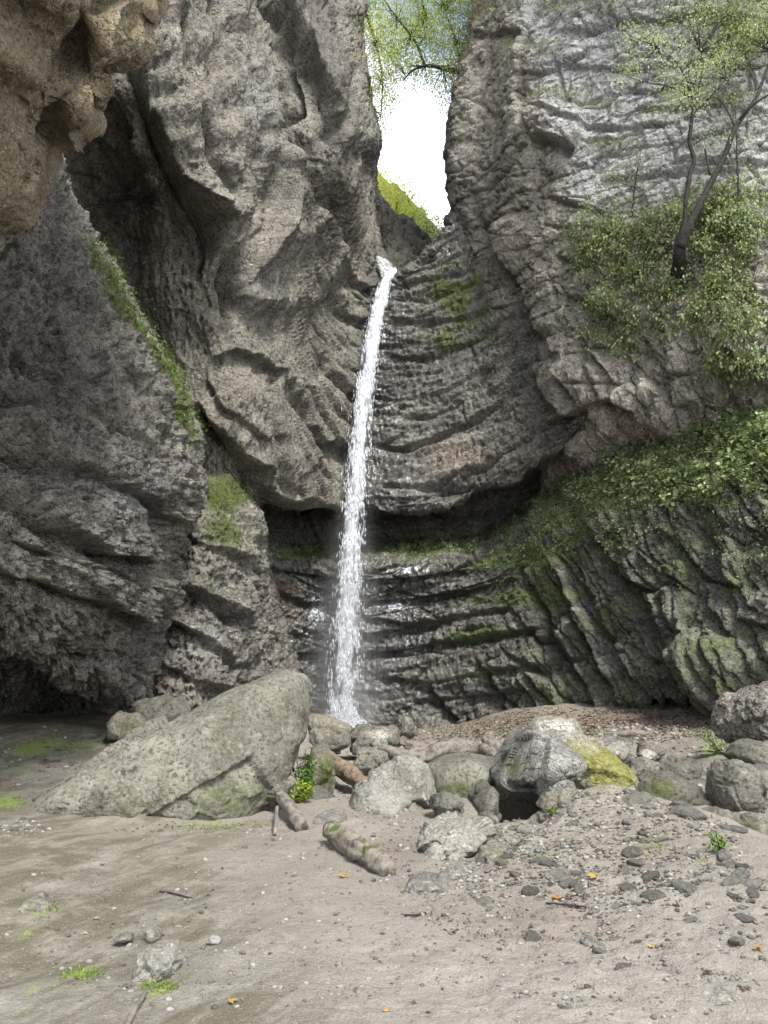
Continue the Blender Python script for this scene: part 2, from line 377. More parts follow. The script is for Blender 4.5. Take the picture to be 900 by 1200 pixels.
def f_lu(S, N, px, py, u, v):
    x, y = wob(px, py, S, 7)
    kb = sm(315, 355, px)*sm(280, 330, py)
    d = base_noise(S, px, py, .6, .045, 1., 1, (1, 1, .34))
    d *= 1-.5*kb; d -= .25*sm(260, 300, py)*sm(300, 360, px)*fbm(S*.35, 3, 1)*.5
    # slanting buttresses with dark faces below them
    d += ledge(x, y, [(246, 330), (252, 262), (212, 215), (176, 145), (163, 85), (160, 20), (150, -60)][::-1], .7, .9, 60, 60, 3)
    d += ledge(x, y, [(178, 300), (176, 250), (186, 216), (160, 165), (146, 95), (135, 20)], .08, .3, 40, 40, 5)
    d += ledge(x, y, [(205, 200), (225, 240), (240, 285), (238, 330)], .3, .5, 10, 20, 3)
    d += -1.*blob(px, py, 115, 250, 50, 80, -20)
    d += ledge(x, y, [(330, 160), (320, 120), (317, 60), (306, 0), (300, -80)], .25, 1.2, 50, 22, 4)      # cleft left of the pillar
    d += ledge(x, y, [(320, -60), (330, 0), (360, 50), (388, 115), (398, 150), (394, 182)], .4, .6, 26, 24, 4)
    d += ledge(x, y, [(415, 330), (395, 305), (385, 262), (362, 232), (340, 190), (322, 165)], .35, .45, 26, 12, 2.5)
    d += ledge(x, y, [(275, 380), (272, 345), (283, 300), (305, 252), (318, 200), (322, 170)][::-1], .45, .5, 40, 20, 3)
    d += crack(x, y, [(240, -20), (243, 70), (250, 98)], .7, 5)+crack(x, y, [(285, 0), (288, 80), (300, 150), (290, 240), (265, 330), (262, 420)], .35, 5)
    d += crack(x, y, [(200, 20), (215, 120), (240, 180), (260, 230)], .35, 4)+crack(x, y, [(345, 60), (352, 110), (350, 150)], .3, 4)
    # lower bulge: lips one over the other
    d += ledge(x, y, [(405, 603), (365, 592), (320, 582), (308, 556), (280, 536), (250, 503), (232, 470)][::-1], .35, .7, 60, 22, 3, .05)
    d += ledge(x, y, [(345, 575), (330, 566), (322, 525), (312, 475), (322, 430)][::-1], .2, .25, 40, 10)
    d += ledge(x, y, [(420, 527), (400, 524), (375, 519), (358, 499), (350, 470), (345, 438)][::-1], .15, .45, 40, 12)
    d += ledge(x, y, [(440, 475), (405, 465), (385, 440), (378, 410)][::-1], .1, .22, 30, 7)+ledge(x, y, [(445, 385), (415, 378), (395, 362), (385, 345)][::-1], .1, .28, 30, 7)
    d += ledge(x, y, [(450, 342), (425, 338), (405, 325), (388, 300)][::-1], .1, .25, 30, 6)
    d += ledge(x, y, [(330, 440), (300, 425), (270, 415), (240, 425)][::-1], .15, .18, 40, 10)
    d += ledge(x, y, [(310, 520), (285, 500), (262, 480), (240, 440)][::-1], .12, .15, 30, 8)
    # curved bedding near the fall
    b = py+.0135*np.clip(442-px, 0, 200)**2+5*fbm(S*.3, 3, 43)
    h, e = plates(np.stack([b/24., px/90., 0*px+.4], -1), 44, .85, 1.); d += kb*(.09*h-.12*np.exp(-(e/.05)**2))
    h, e = plates(np.stack([b/8., px/40., 0*px+.4], -1), 45, .9, 1.); d += kb*.05*h
    smooth = blob(px, py, 330, 340, 60, 60)
    attrs = dict(moss=blobs(px, py, [(.35, 60, 300, 30, 120), (.25, 430, 250, 20, 50)]),
                 wet=np.clip(blobs(px, py, [(.9, 445, 450, 34, 150), (.5, 400, 590, 60, 22), (.7, 380, 80, 14, 200, -12)]), 0, 1),
                 tint=np.clip(blobs(px, py, [(.5, 300, 340, 50, 60), (.45, 290, 120, 60, 140), (.25, 340, 480, 40, 60)]), 0, 1))
    return d, attrs
build_patch('cliff', LU, f_lu, M['left'], 'tall grey brown cliff with slanting buttresses left of the waterfall', 'cliff')

# --- dark buttress behind it
LU2 = [row(-380, (300, 25), (370, 25), (405, 26), (420, 27.5), (424, 31)),
       row(-60, (300, 25), (370, 25), (400, 26), (413, 27.5), (416, 31)),
       row(60, (320, 25), (380, 25), (405, 26), (420, 27.5), (424, 31)),
       row(120, (320, 25), (385, 25), (412, 26), (427, 27.5), (430, 31)),
       row(160, (330, 25.5), (390, 25.5), (418, 26.3), (437, 27.3), (440, 31)),
       row(195, (330, 26), (395, 26), (415, 26.8), (430, 28), (433, 31)),
       row(250, (340, 27), (400, 26.5), (418, 27), (437, 28.3), (441, 31)),
       row(330, (340, 28), (400, 27), (425, 27.5), (452, 28.5), (460, 31))]
def f_lu2(S, N, px, py, u, v):
    x, y = wob(px, py, S, 4)
    d = base_noise(S, px, py, .8, .04, 1.1, 31, (1, 1, .5))
    d += ledge(x, y, [(405, -20), (402, 40), (410, 90), (408, 140), (412, 190), (420, 240)], .3, .6, 20, 10)
    return d, dict(moss=.25*sm(200, 290, py)+.25*sm(60, 0, py), wet=.1*np.ones_like(d), tint=0*d)
build_patch('buttress', LU2, f_lu2, M['near'], 'dark narrow rock buttress at the left edge of the sky gap', 'cliff', 4)
SPUR = [[(395, 200, 36), (434, 232, 36), (464, 256, 36), (498, 288, 36), (530, 325, 36)],
        [(395, 190, 33), (432, 220, 33), (462, 246, 32.5), (496, 279, 32), (515, 305, 32)],
        [(395, 212, 31.8), (432, 240, 31.5), (462, 264, 31), (493, 292, 30.6), (508, 318, 30.4)],
        [(395, 280, 31), (432, 290, 30.5), (462, 303, 30), (488, 314, 29.8), (505, 330, 29.6)],
        [(395, 340, 30), (430, 345, 29.5), (462, 350, 29), (488, 352, 28.8), (505, 355, 28.6)]]
def f_spur(S, N, px, py, u, v):
    return base_noise(S, px, py, 1.5, .07, 1.2, 37), dict(moss=.42+.2*fbm(S*.9, 3, 5), wet=.5+0*px, tint=0*px)
build_patch('rock_spur', SPUR, f_spur, M['near'], 'mossy dark rock spur behind the lip of the waterfall', 'cliff', 4)

# --- bowl behind the water
BB = [[(400, 350, 31), (452, 345, 30), (470, 334, 30), (492, 312, 30), (514, 286, 30), (536, 250, 30), (570, 225, 29), (640, 200, 28)],
      [(400, 338, 28.5), (450, 330, 26.9), (466, 322, 26.), (492, 304, 25.7), (514, 280, 25.6), (533, 244, 25.5), (565, 210, 25), (640, 190, 24)],
      [(385, 350, 26.5), (435, 340, 25.9), (462, 335, 25.6), (492, 322, 25.4), (520, 300, 25.2), (548, 275, 25), (585, 260, 24.4), (640, 250, 23.6)],
      [(380, 400, 26), (430, 395, 25.7), (462, 390, 25.5), (497, 380, 25.2), (530, 365, 24.9), (565, 345, 24.5), (600, 335, 23.7), (650, 325, 22.8)],
      [(380, 455, 25.8), (430, 455, 25.5), (465, 455, 25.3), (502, 448, 25), (540, 435, 24.6), (580, 418, 24), (618, 405, 23.2), (665, 395, 22.2)],
      [(380, 520, 25.5), (430, 525, 25.2), (465, 525, 24.9), (506, 520, 24.6), (548, 508, 24.1), (592, 488, 23.4), (632, 468, 22.5), (680, 450, 21.4)],
      [(380, 592, 25.1), (430, 597, 24.6), (465, 597, 24.3), (510, 593, 24), (556, 583, 23.5), (602, 562, 22.8), (640, 534, 22.1), (690, 500, 21)],
      [(380, 603, 28), (430, 604, 27.5), (465, 604, 27.2), (512, 601, 27), (560, 592, 26.5), (606, 570, 25.8), (645, 545, 25), (695, 510, 24)],
      [(380, 690, 29), (430, 690, 29), (465, 690, 28.8), (512, 690, 28.5), (560, 680, 28), (606, 660, 27.2), (645, 640, 26.5), (695, 600, 26)]]
def f_bb(S, N, px, py, u, v):
    x, y = wob(px, py, S, 5)
    d = base_noise(S, px, py, .4, .035, 1., 51, (1, 1, 1.6))
    b = py+.0035*(px-470)**2+9*fbm(S*.3, 3, 88)          # beds sag towards the fall and rise to the right
    bq = np.stack([b/21., px/80., 0*px+.5], -1)
    h, e = plates(bq, 5, .8, 1.2); d += .07*h-.1*np.exp(-(e/.035)**2)
    bq = np.stack([b/6., px/40., 0*px+.5], -1); h, e = plates(bq, 8, .9, 1.); d += .055*h
    for L, a in (([(620, 262), (580, 300), (540, 318), (500, 328), (470, 332), (455, 330)][::-1], .3), ([(600, 350), (550, 372), (500, 378), (450, 372)][::-1], .22), ([(450, 415), (500, 420), (550, 400), (600, 370)], .25),
                 ([(430, 462), (470, 470), (520, 462), (575, 430), (610, 395)], .22), ([(440, 520), (470, 526), (500, 518), (545, 498), (590, 468)], .5),
                 ([(440, 566), (500, 566), (560, 545), (610, 518), (650, 488)], .45), ([(470, 490), (510, 486), (560, 466)], .2), ([(470, 440), (520, 436), (560, 418)], .18), ([(460, 350), (500, 352), (560, 330)], .2)):
        d += ledge(px+.5*(x-px), py+.5*(y-py), L, a*.22, a*.7, 26, 4.5, 1.6, .1)
    d -= .6*blob(px, py, 545, 585, 55, 16, 15)*sm(600, 570, py)
    moss = blobs(px, py, [(1.2, 540, 345, 45, 46, 30), (.8, 520, 400, 40, 34), (.6, 570, 400, 50, 40), (.6, 470, 548, 18, 6), (.3, 500, 480, 60, 40)])*sm(.1, .5, .5+fbm(S*.8, 3, 2))
    return d, dict(moss=moss, wet=np.clip(blobs(px, py, [(1, 445, 420, 30, 140), (1, 445, 570, 55, 45), (.8, 540, 260, 18, 60, 20), (.35, 500, 450, 120, 120)]), 0, 1), tint=blobs(px, py, [(.8, 540, 535, 60, 30), (.4, 580, 460, 50, 60)]))
build_patch('rock_bowl', BB, f_bb, M['bowl'], 'curved hollow of layered dark rock directly behind the upper waterfall', 'cliff')

# --- right cliff
def rr(y, *xs): return [(x, y, Y) for x, Y in zip(xs[::2], xs[1::2])]
RU = [rr(-380, 585, 30, 572, 25, 605, 22.8, 660, 20, 740, 18.5, 830, 17, 950, 15.5, 1300, 13),
      rr(-100, 578, 30, 568, 25, 600, 23, 650, 20.6, 730, 19, 825, 17.6, 930, 16.4, 1300, 14),
      rr(0, 572, 30, 560, 25, 590, 23.2, 640, 21.2, 722, 19.5, 820, 18, 925, 17, 1300, 14.5),
      rr(50, 560, 30, 548, 25.1, 583, 23.5, 632, 21.3, 716, 19.7, 820, 18.2, 927, 17.1, 1300, 14.6),
      rr(100, 550, 30, 536, 25.2, 575, 23.7, 624, 21.4, 712, 19.9, 820, 18.3, 930, 17.1, 1300, 14.8),
      rr(165, 538, 30, 524, 25.2, 568, 23.8, 620, 21.4, 710, 20, 820, 18.4, 930, 17, 1300, 15),
      rr(240, 545, 30, 529, 25.3, 575, 23.6, 628, 21.7, 715, 20, 820, 18.1, 930, 16.6, 1300, 14.5),
      rr(320, 570, 29, 552, 25.2, 592, 23.4, 642, 21.6, 722, 19.7, 822, 17.7, 930, 16, 1300, 14),
      rr(400, 596, 28, 580, 24.8, 614, 23.1, 655, 21.3, 732, 19.4, 828, 17.4, 930, 15.8, 1300, 14),
      rr(470, 615, 27.5, 602, 24.2, 632, 22.7, 668, 21.1, 740, 19.4, 832, 17.8, 930, 16.5, 1300, 14.5),
      rr(530, 628, 27, 616, 24, 644, 22.8, 680, 21.8, 748, 20.4, 836, 19, 930, 18, 1300, 16),
      rr(600, 640, 27.5, 628, 25.5, 655, 24.6, 692, 23.8, 752, 22.5, 840, 21, 930, 20, 1300, 18)]
def f_ru(S, N, px, py, u, v):
    x, y = wob(px, py, S, 5)
    d0 = .035*plates(S*6+.3*fbm(S*7, 2, 5)[..., None], 83)[0]
    up = sm(430, 330, py+.15*(px-700))      # horizontal beds above, diagonal joints below
    d = .6*d0+.3*fbm(S*.3, 3, 71)+(.07-.04*up)*fbm(S*1.3, 3, 72, ridge=True)
    hb = S[..., 2]+.06*S[..., 0]+.25*fbm(S*.4, 2, 73)
    q = np.stack([S[..., 0]*.55+S[..., 1]*.3, hb*1.0, S[..., 1]*.25], -1)
    h, e = plates(q+.12*fbm(S*1.5, 3, 74)[..., None], 75, .85, .9); d += up*(.045*h-.15*np.exp(-(e/.028)**2))
    q = np.stack([S[..., 0]*1.5+S[..., 1]*.5, hb*2.6, S[..., 1]*.5], -1)
    h, e = plates(q+.12*fbm(S*2.5, 2, 76)[..., None], 77, .9, .9); d += up*(.04*h-.07*np.exp(-(e/.05)**2))
    jx, jy = rot2(px, py, 62)               # jx along the joints, jy across
    h, e = plates(np.stack([jx/85., jy/24., 0*px+.5], -1)+.12*fbm(S*1.2, 3, 78)[..., None], 79, .85, 1.); d += (1-up)*(.15*h-.12*np.exp(-(e/.06)**2))
    h, e = plates(np.stack([jx/34., jy/10., 0*px+.5], -1)+.15*fbm(S*2, 2, 80)[..., None], 81, .9, 1.); d += (1-up*.6)*.08*h
    d += .03*fbm(S*6, 3, 82, .65, ridge=True)
    d += ledge(x, y, [(645, 560), (628, 470), (612, 400), (596, 350), (575, 300), (556, 255), (545, 225)], -.25, .35, 12, 10)
    d += ledge(x, y, [(630, 400), (620, 362), (600, 322), (575, 280), (560, 258)][::-1], .35, .35, 20, 7)+crack(x, y, [(570, 228), (595, 200), (616, 165)], .35, 3)
    d += ledge(x, y, [(620, 248), (622, 200), (618, 160), (603, 105), (612, 50), (630, -30)], .12, .2, 40, 12, 3)
    d += ledge(x, y, [(617, 163), (640, 160), (660, 168), (676, 175)], .45, .7, 24, 10, 2)
    d += ledge(x, y, [(550, 37), (580, 40), (615, 36)], .18, .3, 20, 6)+ledge(x, y, [(640, 42), (690, 35), (740, 25), (800, 18), (900, 12)], .15, .3, 20, 6)
    for L in ([(620, 122), (680, 146), (740, 150), (790, 144)], [(730, 100), (765, 108), (800, 100)], [(600, 84), (660, 80), (690, 60)], [(700, 210), (780, 205), (880, 198)], [(780, 190), (850, 192), (905, 190)], [(640, 75), (740, 82), (820, 70), (905, 78)], [(740, 128), (820, 122), (905, 130)]):
        d += ledge(px+.4*(x-px), py+.4*(y-py), L, .07, .24, 20, 4, 1.6)
    for L in ([(795, 395), (785, 440), (795, 480)], [(690, 400), (700, 450), (725, 490)], [(775, 395), (790, 425)], [(655, 430), (690, 480), (715, 520)], [(640, 490), (665, 540)], [(735, 480), (765, 500), (772, 520)], [(605, 515), (625, 545), (640, 575)], [(820, 400), (835, 430), (860, 440)]):
        d += ledge(px+.4*(x-px), py+.4*(y-py), L, .14, .3, 20, 5, 2)
    d += ledge(x, y, [(610, 520), (640, 500), (690, 478), (720, 470), (760, 480)], .2, .35, 26, 10, 3)
    for L in ([(560, 262), (590, 252), (620, 240)], [(640, 230), (690, 244), (740, 262)], [(650, 300), (690, 310), (720, 330)], [(655, 345), (690, 352), (730, 378)]): d += ledge(px, py, L, .1, .25, 20, 5, 2)
    r_ = np.random.default_rng(21)
    for k in range(46):                       # fine fractures, some along the beds, some steep
        cx, cy = r_.uniform(590, 890), r_.uniform(0, 470); L_ = r_.uniform(20, 80); an = r_.normal(-4, 7) if k % 3 else r_.normal(68, 14); ca, sa = math.cos(math.radians(an)), math.sin(math.radians(an))
        pts = [(cx+ca*L_*t_+r_.normal()*2.5, cy+sa*L_*t_+r_.normal()*2.5) for t_ in (-.5, -.25, 0, .25, .5)]
        d += crack(px+.3*(x-px), py+.3*(y-py), pts, r_.uniform(.08, .2), 1.7)
    d -= 1.1*blob(px, py, 600, 555, 28, 26, -30)
    veg = VEG_RU(px, py)
    d += .35*veg*(.6+fbm(S*1.2, 3, 9))
    pale = sm(590, 660, px+.3*(py-100)*-1)*sm(330, 230, py+.0*px)
    return d, dict(moss=np.clip(.55*veg+.35*sm(560, 530, px-.0*py)*sm(300, 60, py)+blobs(px, py, [(.35, 600, 120, 18, 50), (.4, 700, 420, 60, 20)]), 0, 1), wet=.6*sm(55, 10, px-(500+.35*np.maximum(py-100, 0)))*1., tint=.9*pale)
def VEG_RU(px, py):
    return blobs(px, py, [(1, 800, 280, 120, 36, 0), (.9, 735, 300, 60, 55, 20), (.75, 730, 372, 45, 50), (.9, 860, 265, 60, 38), (.5, 800, 350, 110, 50), (.55, 870, 390, 50, 50), (.6, 880, 430, 40, 22)])
build_patch('limestone_cliff', RU, f_ru, M['right'], 'pale grey limestone cliff rising on the right of the waterfall', 'cliff')

# --- lower wall and the right-hand mound
def rz(*a): return [tuple(a[i:i+3]) for i in range(0, len(a), 3)]
LW = [rz(262, 560, 28, 335, 600, 30, 420, 615, 30, 500, 612, 30, 572, 600, 29, 638, 565, 26.6, 700, 520, 24.5, 780, 480, 22.5, 860, 440, 21, 960, 395, 20, 1300, 250, 18),
      rz(265, 600, 25, 338, 636, 27, 420, 641, 27, 500, 638, 27, 570, 632, 26, 640, 588, 24, 700, 545, 22, 780, 505, 20, 860, 468, 18.4, 960, 420, 17, 1300, 300, 15),
      rz(275, 610, 23.2, 342, 654, 24.3, 420, 659, 24.6, 500, 655, 24.6, 578, 651, 23.9, 642, 628, 22.6, 702, 603, 20.8, 782, 575, 18.7, 862, 560, 16.8, 960, 550, 15.2, 1300, 520, 12.5),
      rz(285, 690, 22.9, 345, 700, 24.3, 420, 705, 24.8, 500, 703, 24.7, 580, 697, 23.8, 650, 680, 22, 715, 665, 20.3, 790, 650, 18.1, 870, 640, 16.2, 960, 630, 14.6, 1300, 620, 12),
      rz(285, 755, 22.7, 345, 760, 24.1, 420, 762, 24.6, 500, 760, 24.4, 580, 752, 23.3, 655, 742, 21.5, 725, 737, 19.8, 800, 735, 17.8, 880, 735, 16, 965, 735, 14.5, 1300, 735, 12),
      rz(285, 835, 22.6, 345, 845, 24, 420, 850, 24.4, 500, 846, 24.1, 580, 838, 22.9, 655, 829, 21.2, 725, 822, 19.7, 800, 812, 18.1, 868, 798, 16.8, 960, 785, 15.4, 1300, 775, 13),
      rz(285, 865, 22.6, 345, 870, 24, 420, 870, 24.3, 500, 866, 24.1, 580, 852, 23.2, 655, 842, 22.3, 725, 836, 21.6, 800, 829, 20.6, 868, 818, 19.8, 960, 806, 18.5, 1300, 800, 16),
      rz(285, 900, 23, 345, 900, 24.5, 420, 900, 25, 500, 895, 25, 580, 880, 24.5, 655, 870, 23.8, 725, 862, 23, 800, 856, 22, 868, 850, 21, 960, 840, 20, 1300, 830, 17.5)]
def f_lw(S, N, px, py, u, v):
    x, y = wob(px, py, S, 5)
    right = sm(560, 680, px+.35*(py-700))
    d = base_noise(S, px, py, .5, .04, 1., 91, (1, 1, 1.2))*(1-.45*right)
    b = py+.0012*(px-430)**2+.1*np.abs(px-430)+3*fbm(S*.35, 3, 92)
    h, e = plates(np.stack([b/24., px/95., 0*px+.3], -1), 93, .8, 1.1); d += (1-.75*right)*(.09*h-.12*np.exp(-(e/.04)**2))
    h, e = plates(np.stack([b/8., px/36., 0*px+.3], -1), 94, .9, 1.1); d += (1-.6*right)*.055*h
    jx, jy = rot2(px, py, 60)
    w = .1*fbm(S*.9, 3, 95)[..., None]
    h, e = plates(np.stack([jx/140., jy/27., 0*px+.3], -1)+w, 96, .85, 1.6); face = sm(-30, 40, py-(640-.28*(px-600)))
    d += right*face*(.17*h-.34*np.exp(-(e/.045)**2))
    h, e = plates(np.stack([jx/55., jy/10., 0*px+.3], -1)+w, 97, .9, 1.4); d += right*(.25+.75*face)*(.07*h-.09*np.exp(-(e/.06)**2))
    h, e = plates(np.stack([jx/22., jy/7., 0*px+.3], -1)+w, 98, .9, 1.2); d += (.4+.6*right)*.045*h
    for L, a in (([(290, 640), (320, 668), (350, 672), (400, 680), (480, 676), (560, 668)], .25), ([(290, 672), (320, 690), (360, 706), (400, 707), (480, 702), (560, 690), (620, 676)], .35), ([(285, 742), (315, 760), (350, 766), (400, 767), (480, 760), (560, 748), (640, 735)], .45),
                 ([(420, 722), (480, 735), (540, 724), (600, 712)], .25), ([(430, 792), (500, 800), (560, 790), (640, 778), (700, 770)], .3), ([(480, 820), (560, 815), (620, 805)], .25)):
        d += ledge(px+.3*(x-px), py+.35*(y-py), L, a*.4, a*.9, 20, 5, 1.6, .08)
    for L, a in (([(685, 600), (705, 632), (735, 665), (770, 712), (812, 785), (850, 815)], .7), ([(640, 640), (668, 690), (700, 760), (722, 808)], .4), ([(610, 655), (640, 720), (655, 770)], .35), ([(790, 620), (830, 680), (880, 752)], .45), ([(825, 612), (860, 670), (905, 720)], .4),
                 ([(740, 640), (775, 700), (800, 745)], .4), ([(665, 640), (700, 700), (740, 780), (760, 820)], .35), ([(560, 770), (580, 800), (590, 832)], .35), ([(620, 790), (640, 815), (650, 830)], .3), ([(500, 800), (520, 830), (540, 845)], .3)):
        d += ledge(px+.4*(x-px), py+.4*(y-py), L, a*.35, a*1.1, 34, 8, 2)
    d += 1.1*right*blob(px, py, 860, 770, 50, 40, 30)
    veg = VEG_LW(px, py)
    d += .25*veg*(.5+fbm(S*1.6, 3, 19))
    mossy = blobs(px, py, [(.85, 365, 648, 50, 9), (.8, 500, 646, 60, 10), (.75, 590, 655, 55, 14, -8), (.8, 640, 655, 50, 28, -20), (.7, 600, 700, 60, 14, -8), (.65, 560, 745, 60, 9, -5), (.6, 570, 790, 45, 10), (.5, 700, 650, 50, 30), (.55, 640, 700, 60, 25), (.4, 730, 720, 60, 40), (.35, 800, 740, 70, 60), (.5, 850, 640, 60, 30)])
    mossy = np.maximum(np.maximum(1.7*mossy, .6*right)*(.8+.6*fbm(S*1.1, 3, 23)), .8*veg)
    wet = np.clip(blobs(px, py, [(1, 430, 750, 110, 120), (1, 480, 700, 80, 50), (.8, 350, 720, 60, 80), (.6, 560, 800, 80, 50), (.35, 700, 780, 90, 60)]), 0, 1)
    painted_sheen = blobs(px, py, [(1, 374, 715, 20, 32), (.8, 376, 780, 22, 22), (1, 480, 668, 45, 7), (1, 465, 712, 34, 14), (.9, 485, 755, 28, 20), (.6, 440, 690, 30, 60), (.5, 530, 700, 24, 12), (.5, 440, 820, 50, 12)])  # where the painted sky sheen lies on the wall beside the fall
    return d, dict(painted_sheen=painted_sheen, moss=np.clip(mossy*(1-.8*painted_sheen), 0, 1), wet=wet, tint=blobs(px, py, [(.8, 320, 720, 45, 70), (.4, 540, 660, 50, 12)]))
def VEG_LW(px, py):
    k = sm(18, -22, py-(636-.25*(px-640)))*sm(570, 640, px)
    return np.clip(k, 0, 1)
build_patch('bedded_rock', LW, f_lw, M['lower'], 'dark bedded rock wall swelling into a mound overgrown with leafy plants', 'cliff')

# --- left near bulge
LB = [rr(60, -420, 7, -150, 8.5, 0, 10, 40, 11, 58, 12, 64, 15),
      rr(210, -420, 7, -150, 8.5, 0, 9.8, 45, 10.8, 70, 12, 76, 15.5),
      rr(330, -420, 7, -150, 8.2, 0, 9.4, 80, 10.6, 133, 12.3, 139, 16),
      rr(450, -420, 7, -150, 8, 20, 9.3, 120, 10.8, 198, 12.8, 205, 17),
      rr(540, -420, 6.8, -150, 8, 40, 9.2, 140, 10.8, 222, 13, 228, 17.5),
      rr(620, -420, 6.8, -150, 7.8, 40, 9, 132, 10.8, 211, 13, 218, 18),
      rr(700, -420, 7, -150, 8, 30, 9.2, 120, 11, 190, 13.2, 197, 18),
      rr(745, -420, 7.5, -150, 8.5, 20, 9.8, 115, 11.5, 178, 13.5, 186, 18),
      [(-420, 740, 8.6), (-150, 752, 9.5), (10, 772, 10.6), (95, 802, 12.1), (166, 812, 14), (174, 812, 18)],
      [(-420, 742, 13), (-150, 760, 13.5), (10, 782, 14), (95, 808, 15.5), (156, 816, 16.6), (168, 818, 19)],
      [(-420, 900, 15), (-150, 900, 15.5), (10, 900, 16.4), (95, 900, 17.4), (150, 890, 18.2), (168, 890, 19.6)]]
def f_lb(S, N, px, py, u, v):
    x, y = wob(px, py, S, 6, 1.2)
    d = .6*base_noise(S, px, py, .75, .0, 1.3, 111, (1, 1, 1))
    q = S*np.array([1.6, 1.6, 1.])
    d += .06*plates(q*2.6+.3*fbm(S*3, 2, 4)[..., None], 112)[0]+.04*fbm(S*5.5, 3, 113, .7, ridge=True)
    sx, sz_ = rot2(px, py, 60); f1 = worley(np.stack([sx/13., sz_/6.5, 0*px+.5], -1)+.35*fbm(S*4, 2, 3)[..., None], 117)[0]
    d += -.17*sm(.5, .06, f1)*sm(-.8, .3, fbm(S*1.1, 2, 118))+.035*plates(S*9, 119)[0]
    lo = sm(420, 520, py)
    b = (py-.42*px)                      # beds dip down to the right
    h, e = plates(np.stack([b/42.+.35*fbm(S*.6, 3, 115), px/160., 0*px+.2], -1), 114, .8, 1.3); d += lo*.1*h
    for L, a in (([(-40, 545), (15, 590), (55, 622), (100, 642), (150, 655), (192, 668)], .5), ([(-20, 512), (20, 538), (70, 552), (115, 566), (185, 588), (218, 622)], .4), ([(-30, 460), (10, 474), (35, 488)], .3), ([(55, 395), (80, 430), (95, 450), (125, 440)], .25),
                 ([(-40, 640), (0, 668), (60, 690), (110, 703), (160, 722), (182, 735)], .35), ([(-40, 735), (0, 752), (60, 764), (120, 775)], .3), ([(0, 420), (60, 450), (120, 500), (180, 530)], .18), ([(60, 290), (75, 330), (100, 370)], .2), ([(-60, 600), (30, 640), (100, 668)], .2)):
        d += ledge(x, y, L, a*.45, a*.8, 40, 9, 2.5, .08)
    d -= .5*blob(px, py, 190, 605, 12, 22, 20)+.35*blob(px, py, 183, 665, 12, 20, 20)
    edge = np.abs(sdist(px, py, [(60, 200), (78, 262), (95, 290), (140, 360), (170, 410), (200, 452), (216, 510)])[0])
    moss = .85*np.exp(-(edge/11)**2)*sm(250, 330, py)+blobs(px, py, [(.3, 130, 480, 60, 60), (.22, 100, 650, 90, 50), (.25, 150, 760, 60, 30)])*(.7+fbm(S, 3, 8))
    return d, dict(moss=np.clip(moss, 0, 1), wet=np.clip(.35+.3*fbm(S*.7, 2, 8)+.4*blob(px, py, 40, 420, 80, 200, -30), 0, 1), tint=np.clip(.5*blob(px, py, 150, 560, 90, 90)+.3*blob(px, py, 60, 660, 120, 60), 0, 1))
build_patch('overhanging_bluff', LB, f_lb, M['near'], 'dark pitted rock bluff bulging over the shadowed hollow at far left', 'cliff')

# --- small outcrop with bright moss
LM = [rz(150, 520, 22, 200, 520, 21, 240, 530, 21, 270, 550, 22, 290, 575, 24),
      rz(170, 540, 18.5, 215, 545, 17.6, 243, 553, 17.6, 272, 575, 18.6, 290, 598, 21),
      rz(160, 600, 17.2, 212, 600, 16.4, 255, 600, 16.6, 287, 615, 17.8, 303, 630, 21.5),
      rz(150, 680, 16.8, 208, 680, 16, 258, 680, 16.4, 300, 685, 18, 322, 690, 22.5),
      rz(150, 760, 16.5, 200, 760, 15.8, 260, 760, 16.2, 312, 762, 18.5, 345, 765, 23),
      rz(150, 850, 16.5, 200, 850, 15.6, 260, 850, 16, 322, 850, 18.5, 365, 850, 23),
      rz(150, 900, 16.5, 200, 900, 15.6, 260, 900, 16, 322, 900, 18.5, 365, 900, 23)]
LM = [[(a_, b_, c_+1.3) for a_, b_, c_ in r_] for r_ in LM]
def f_lm(S, N, px, py, u, v):
    x, y = wob(px, py, S, 5, 1.2)
    d = base_noise(S, px, py, .8, .06, 1.3, 131)
    for L, a in (([(195, 682), (225, 696), (255, 705), (285, 728)], .45), ([(185, 725), (230, 745), (262, 762), (285, 785)], .35), ([(205, 620), (240, 640), (280, 655), (300, 680)], .25), ([(190, 780), (230, 800), (270, 812)], .2), ([(250, 560), (270, 600), (290, 640)], .2)):
        d += ledge(x, y, L, a*.8, a*.8, 24, 9, 2.5, .1)
    moss = blobs(px, py, [(1.2, 262, 580, 28, 28, 40), (1, 240, 570, 24, 30), (.85, 258, 625, 32, 34), (.5, 240, 690, 40, 50)])
    return d, dict(moss=moss, wet=.3*sm(600, 760, py), tint=.5*blob(px, py, 240, 740, 60, 80))
build_patch('mossy_outcrop', LM, f_lm, M['near'], 'rock outcrop topped with bright moss between bluff and waterfall wall', 'cliff', 3)

